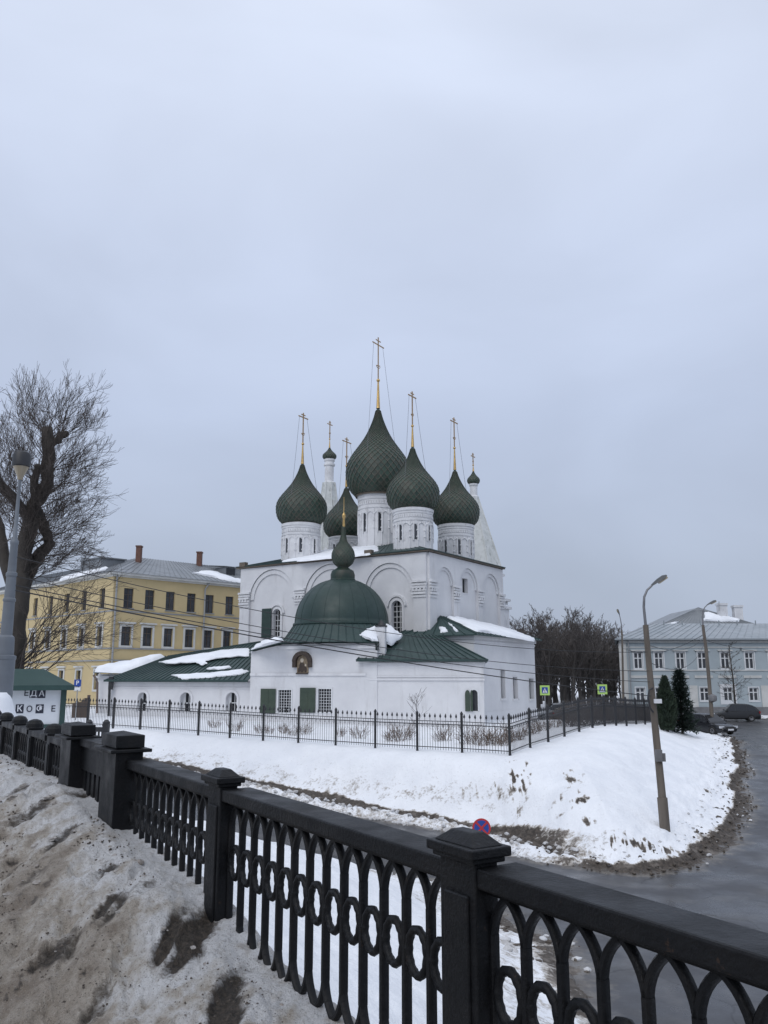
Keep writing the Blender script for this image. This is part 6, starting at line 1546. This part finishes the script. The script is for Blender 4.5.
for (x, yb_, yt_, Y, rad, kind, lab, mm) in ((667.5, 728, 677.5, 56, .60, 'thuja', 'dark narrow thuja cone behind the snow bank', 'thuja'), (682.5, 730, 669, 57, .98, 'spruce', 'dark spruce with ragged branches right of the thuja', 'spruce')):
    b = at(x, yb_, Y); zb_ = gz(b[0], Y); h = pz(x, yt_, Y)-zb_
    o = thing(kind+'_tree', (b[0], Y, zb_), lab, 'tree'); tr, mb = conifer((b[0], Y, zb_), h, rad, 9, kind); tr.build('trunk', M['trunk'], o); mb.build('crown', M[mm], o, fix=False)
# round lump of snow on the crest
p = ground_hit(675.5, 727); bm = bmesh.new(); bmesh.ops.create_icosphere(bm, subdivisions=3, radius=.24)
for v in bm.verts: v.co *= 1+.18*(float(vnoise(v.co.x*9+3, v.co.y*9+v.co.z*7, 4))-.5)
me = bpy.data.meshes.new('snow_lump'); bm.to_mesh(me); bm.free(); me.materials.append(M['snow']); me.polygons.foreach_set('use_smooth', [True]*len(me.polygons)); o = bpy.data.objects.new('snow_lump', me); col.objects.link(o)
q = at(675.5, 724, p[1]); o.location = (q[0], p[1], q[2]); tag(o, 'round snow lump on the crest of the bank under the conifers', 'snow lump')

# ------------------------------------------------------------------ cars
def car(loc, heading, paint, label, suv=False, name='parked_car', group=None):
    o = thing(name, (0, 0, 0), label, 'car', group)
    Lc, W, = (4.5, 1.84) if suv else (4.55, 1.78); hh = 1.68 if suv else 1.45; gc = .22 if suv else .17
    # stations: x, sill, belt (bonnet), half width
    belt = .98 if suv else .88
    st = [(-.50, .34, .62, .70), (-.485, .24, .80, .82), (-.44, gc, belt+.02, .91), (-.30, gc, belt+.03, .97), (0, gc, belt, 1.0), (.18, gc, belt-.03, 1.0), (.22, gc, belt-.06, .99), (.36, gc, belt-.13, .96), (.45, .24, belt-.22, .88), (.49, .28, belt-.34, .76), (.50, .36, .50, .66)]
    mb = MB(); vs = []
    for x, z0, z1, w_ in st:
        hw_ = w_*W/2; zm = z0+(z1-z0)*.55
        for y, z in ((-hw_*.86, z0), (-hw_*.98, z0+.10), (-hw_, zm), (-hw_*.94, z1-.05), (-hw_*.82, z1), (hw_*.82, z1), (hw_*.94, z1-.05), (hw_, zm), (hw_*.98, z0+.10), (hw_*.86, z0)): vs.append((x*Lc, y, z))
    n = len(st); fs = [(i*10+j, i*10+(j+1) % 10, (i+1)*10+(j+1) % 10, (i+1)*10+j) for i in range(n-1) for j in range(10)]+[tuple(range(9, -1, -1)), tuple(range((n-1)*10, n*10))]
    mb.add(vs, fs)
    # cabin: roof and pillars
    if suv: cb = [(-.475, belt+.03, belt), (-.385, hh-.24, belt), (-.27, hh-.05, belt), (-.05, hh, belt), (.08, hh-.05, belt), (.24, belt-.06, belt-.06)]
    else: cb = [(-.42, belt+.02, belt), (-.26, hh-.10, belt), (-.14, hh-.01, belt), (.02, hh, belt), (.10, hh-.06, belt), (.26, belt-.06, belt-.08)]
    vs = []
    for x, zt, zb_ in cb:
        f = (zt-belt)/(hh-belt); wb_ = W/2*.90; wt = wb_*(1-.20*max(0, f))
        for y, z in ((-wb_, min(zb_, zt)-.03), (-wt, zt-.05*f), (-wt*.8, zt), (wt*.8, zt), (wt, zt-.05*f), (wb_, min(zb_, zt)-.03)): vs.append((x*Lc, y, z))
    n = len(cb); mb.add(vs, [(i*6+j, i*6+(j+1) % 6, (i+1)*6+(j+1) % 6, (i+1)*6+j) for i in range(n-1) for j in range(6)]+[tuple(range(5, -1, -1)), tuple(range((n-1)*6, n*6))])
    b = mb.build('body', paint, o, smooth=38, local=True)
    # glass
    g = MB(); h0, h1 = belt+.02, hh-.13
    def side(x0b, x1b, x0t, x1t):
        for s_ in (-1, 1):
            wb_ = W/2*.90; yb0 = s_*(wb_*(1-.20*(h0-belt)/(hh-belt))+.012); yt0 = s_*(wb_*(1-.20*(h1-belt)/(hh-belt))+.014)
            g.poly([(x0b*Lc, yb0, h0), (x1b*Lc, yb0, h0), (x1t*Lc, yt0, h1), (x0t*Lc, yt0, h1)])
    if suv: side(-.20, .015, -.20, .01); side(.03, .19, .025, .085); side(-.41, -.215, -.335, -.215)
    else: side(-.17, .015, -.15, .01); side(.03, .205, .025, .10); side(-.33, -.185, -.23, -.165)
    i0, i1 = (cb[5], cb[4]); wq = W/2*.72
    def slope(a, c, f0, f1):
        P0 = vec(a[0]*Lc, 0, a[1]); P1 = vec(c[0]*Lc, 0, c[1]); nn = unit(vec(P1[2]-P0[2], 0, -(P1[0]-P0[0]))); nn = nn if nn[2] > 0 else -nn
        A, B = P0+(P1-P0)*f0+nn*.012, P0+(P1-P0)*f1+nn*.012; g.poly([A+vec(0, -wq*1.08, 0), A+vec(0, wq*1.08, 0), B+vec(0, wq*.92, 0), B+vec(0, -wq*.92, 0)])
    slope(cb[5], cb[4], .12, .94); slope(cb[0], cb[1], .2, .92)
    g.build('windows', M['glass_dark'], o, local=True)
    for x in (-.29, .31):
        for s_ in (-1, 1):
            R_ = .34 if suv else .31; c = vec(x*Lc, s_*(W/2-.10), R_); t = MB(); prof = [(R_*.62, -.1), (R_*.95, -.1), (R_, -.06), (R_, .06), (R_*.95, .1), (R_*.62, .1)]
            vs = []; nn = 20
            for rr_, yy in prof:
                for j in range(nn): q = 2*math.pi*j/nn; vs.append(c+vec(rr_*math.cos(q), yy, rr_*math.sin(q)))
            t.add(vs, [(i*nn+j, i*nn+(j+1) % nn, (i+1)*nn+(j+1) % nn, (i+1)*nn+j) for i in range(5) for j in range(nn)]); to = t.build('wheel', M['tyre'], o, smooth=40, local=True)
            rm = MB(); yo = s_*.085
            rm.add([c+vec(R_*.64*math.cos(2*math.pi*j/nn), yo, R_*.64*math.sin(2*math.pi*j/nn)) for j in range(nn)]+[c+vec(R_*.2*math.cos(2*math.pi*j/nn), yo-s_*.03, R_*.2*math.sin(2*math.pi*j/nn)) for j in range(nn)], [(j, (j+1) % nn, nn+(j+1) % nn, nn+j) for j in range(0, nn, 2)]+[tuple(range(nn, 2*nn))]); rm.build('rim', M['rim'], to, local=True)
    for s_ in (-1, 1):
        l = MB(); l.box((.462*Lc, s_*W*.36, belt-.29), (.06, 0, 0), (0, .19, 0), (0, 0, .075)); l.build('headlight', M['light_clear'], o, local=True)
        l = MB(); l.box((-.472*Lc, s_*W*.37, belt-.10), (.07, 0, 0), (0, .15, 0), (0, 0, .10)); l.build('tail_light', M['light_red'], o, local=True)
        l = MB(); l.box((.19*Lc, s_*(W/2+.06), belt+.06), (.09, 0, 0), (0, .10, 0), (0, 0, .07)); l.build('mirror', paint, o, local=True)
    gl = MB(); gl.box((.497*Lc, 0, .52), (.02, 0, 0), (0, .42, 0), (0, 0, .09)); gl.build('grille', M['sign_black'], o, local=True)
    pl = MB(); pl.box((.507*Lc, 0, .42), (.012, 0, 0), (0, .26, 0), (0, 0, .055)); pl.build('number_plate', M['sign_white'], o, local=True)
    o.location = tuple(loc); o.rotation_euler = (0, 0, heading); OFF[o.name] = np.zeros(3); return o
p = at(735.5, 718.5, 84.0); car((p[0], 84.0, gz(p[0], 84.0)), R(180-12), M['car_grey'], 'dark grey crossover parked in front of the blue building', True)
p = at(706.5, 730, 62.5); car((p[0], 62.5, gz(p[0], 62.5)-.02), R(-66), M['car_black'], 'black sedan parked behind the snow bank beside the second lamp pole')
for x, Y, hd, pt, lab, sv in ((611, 82, 4, 'car_black', 'dark car parked left of the blue building corner', True), (590, 84, 182, 'car_silver', 'silver car parked in the row before the grove', False), (572, 85, 5, 'car_beige', 'brown car parked in the row before the grove', False), (556, 86, 178, 'car_silver', 'pale hatchback at the left end of the row near the church wall', True), (632, 87, 3, 'car_black', 'dark car half hidden behind the leaning pole', False)):
    p = at(x, 706, Y)[0]; car((p, Y, gz(p, Y)), R(hd), M[pt], lab, sv)

# remaining top-level bookkeeping
print('objects', len(bpy.data.objects))
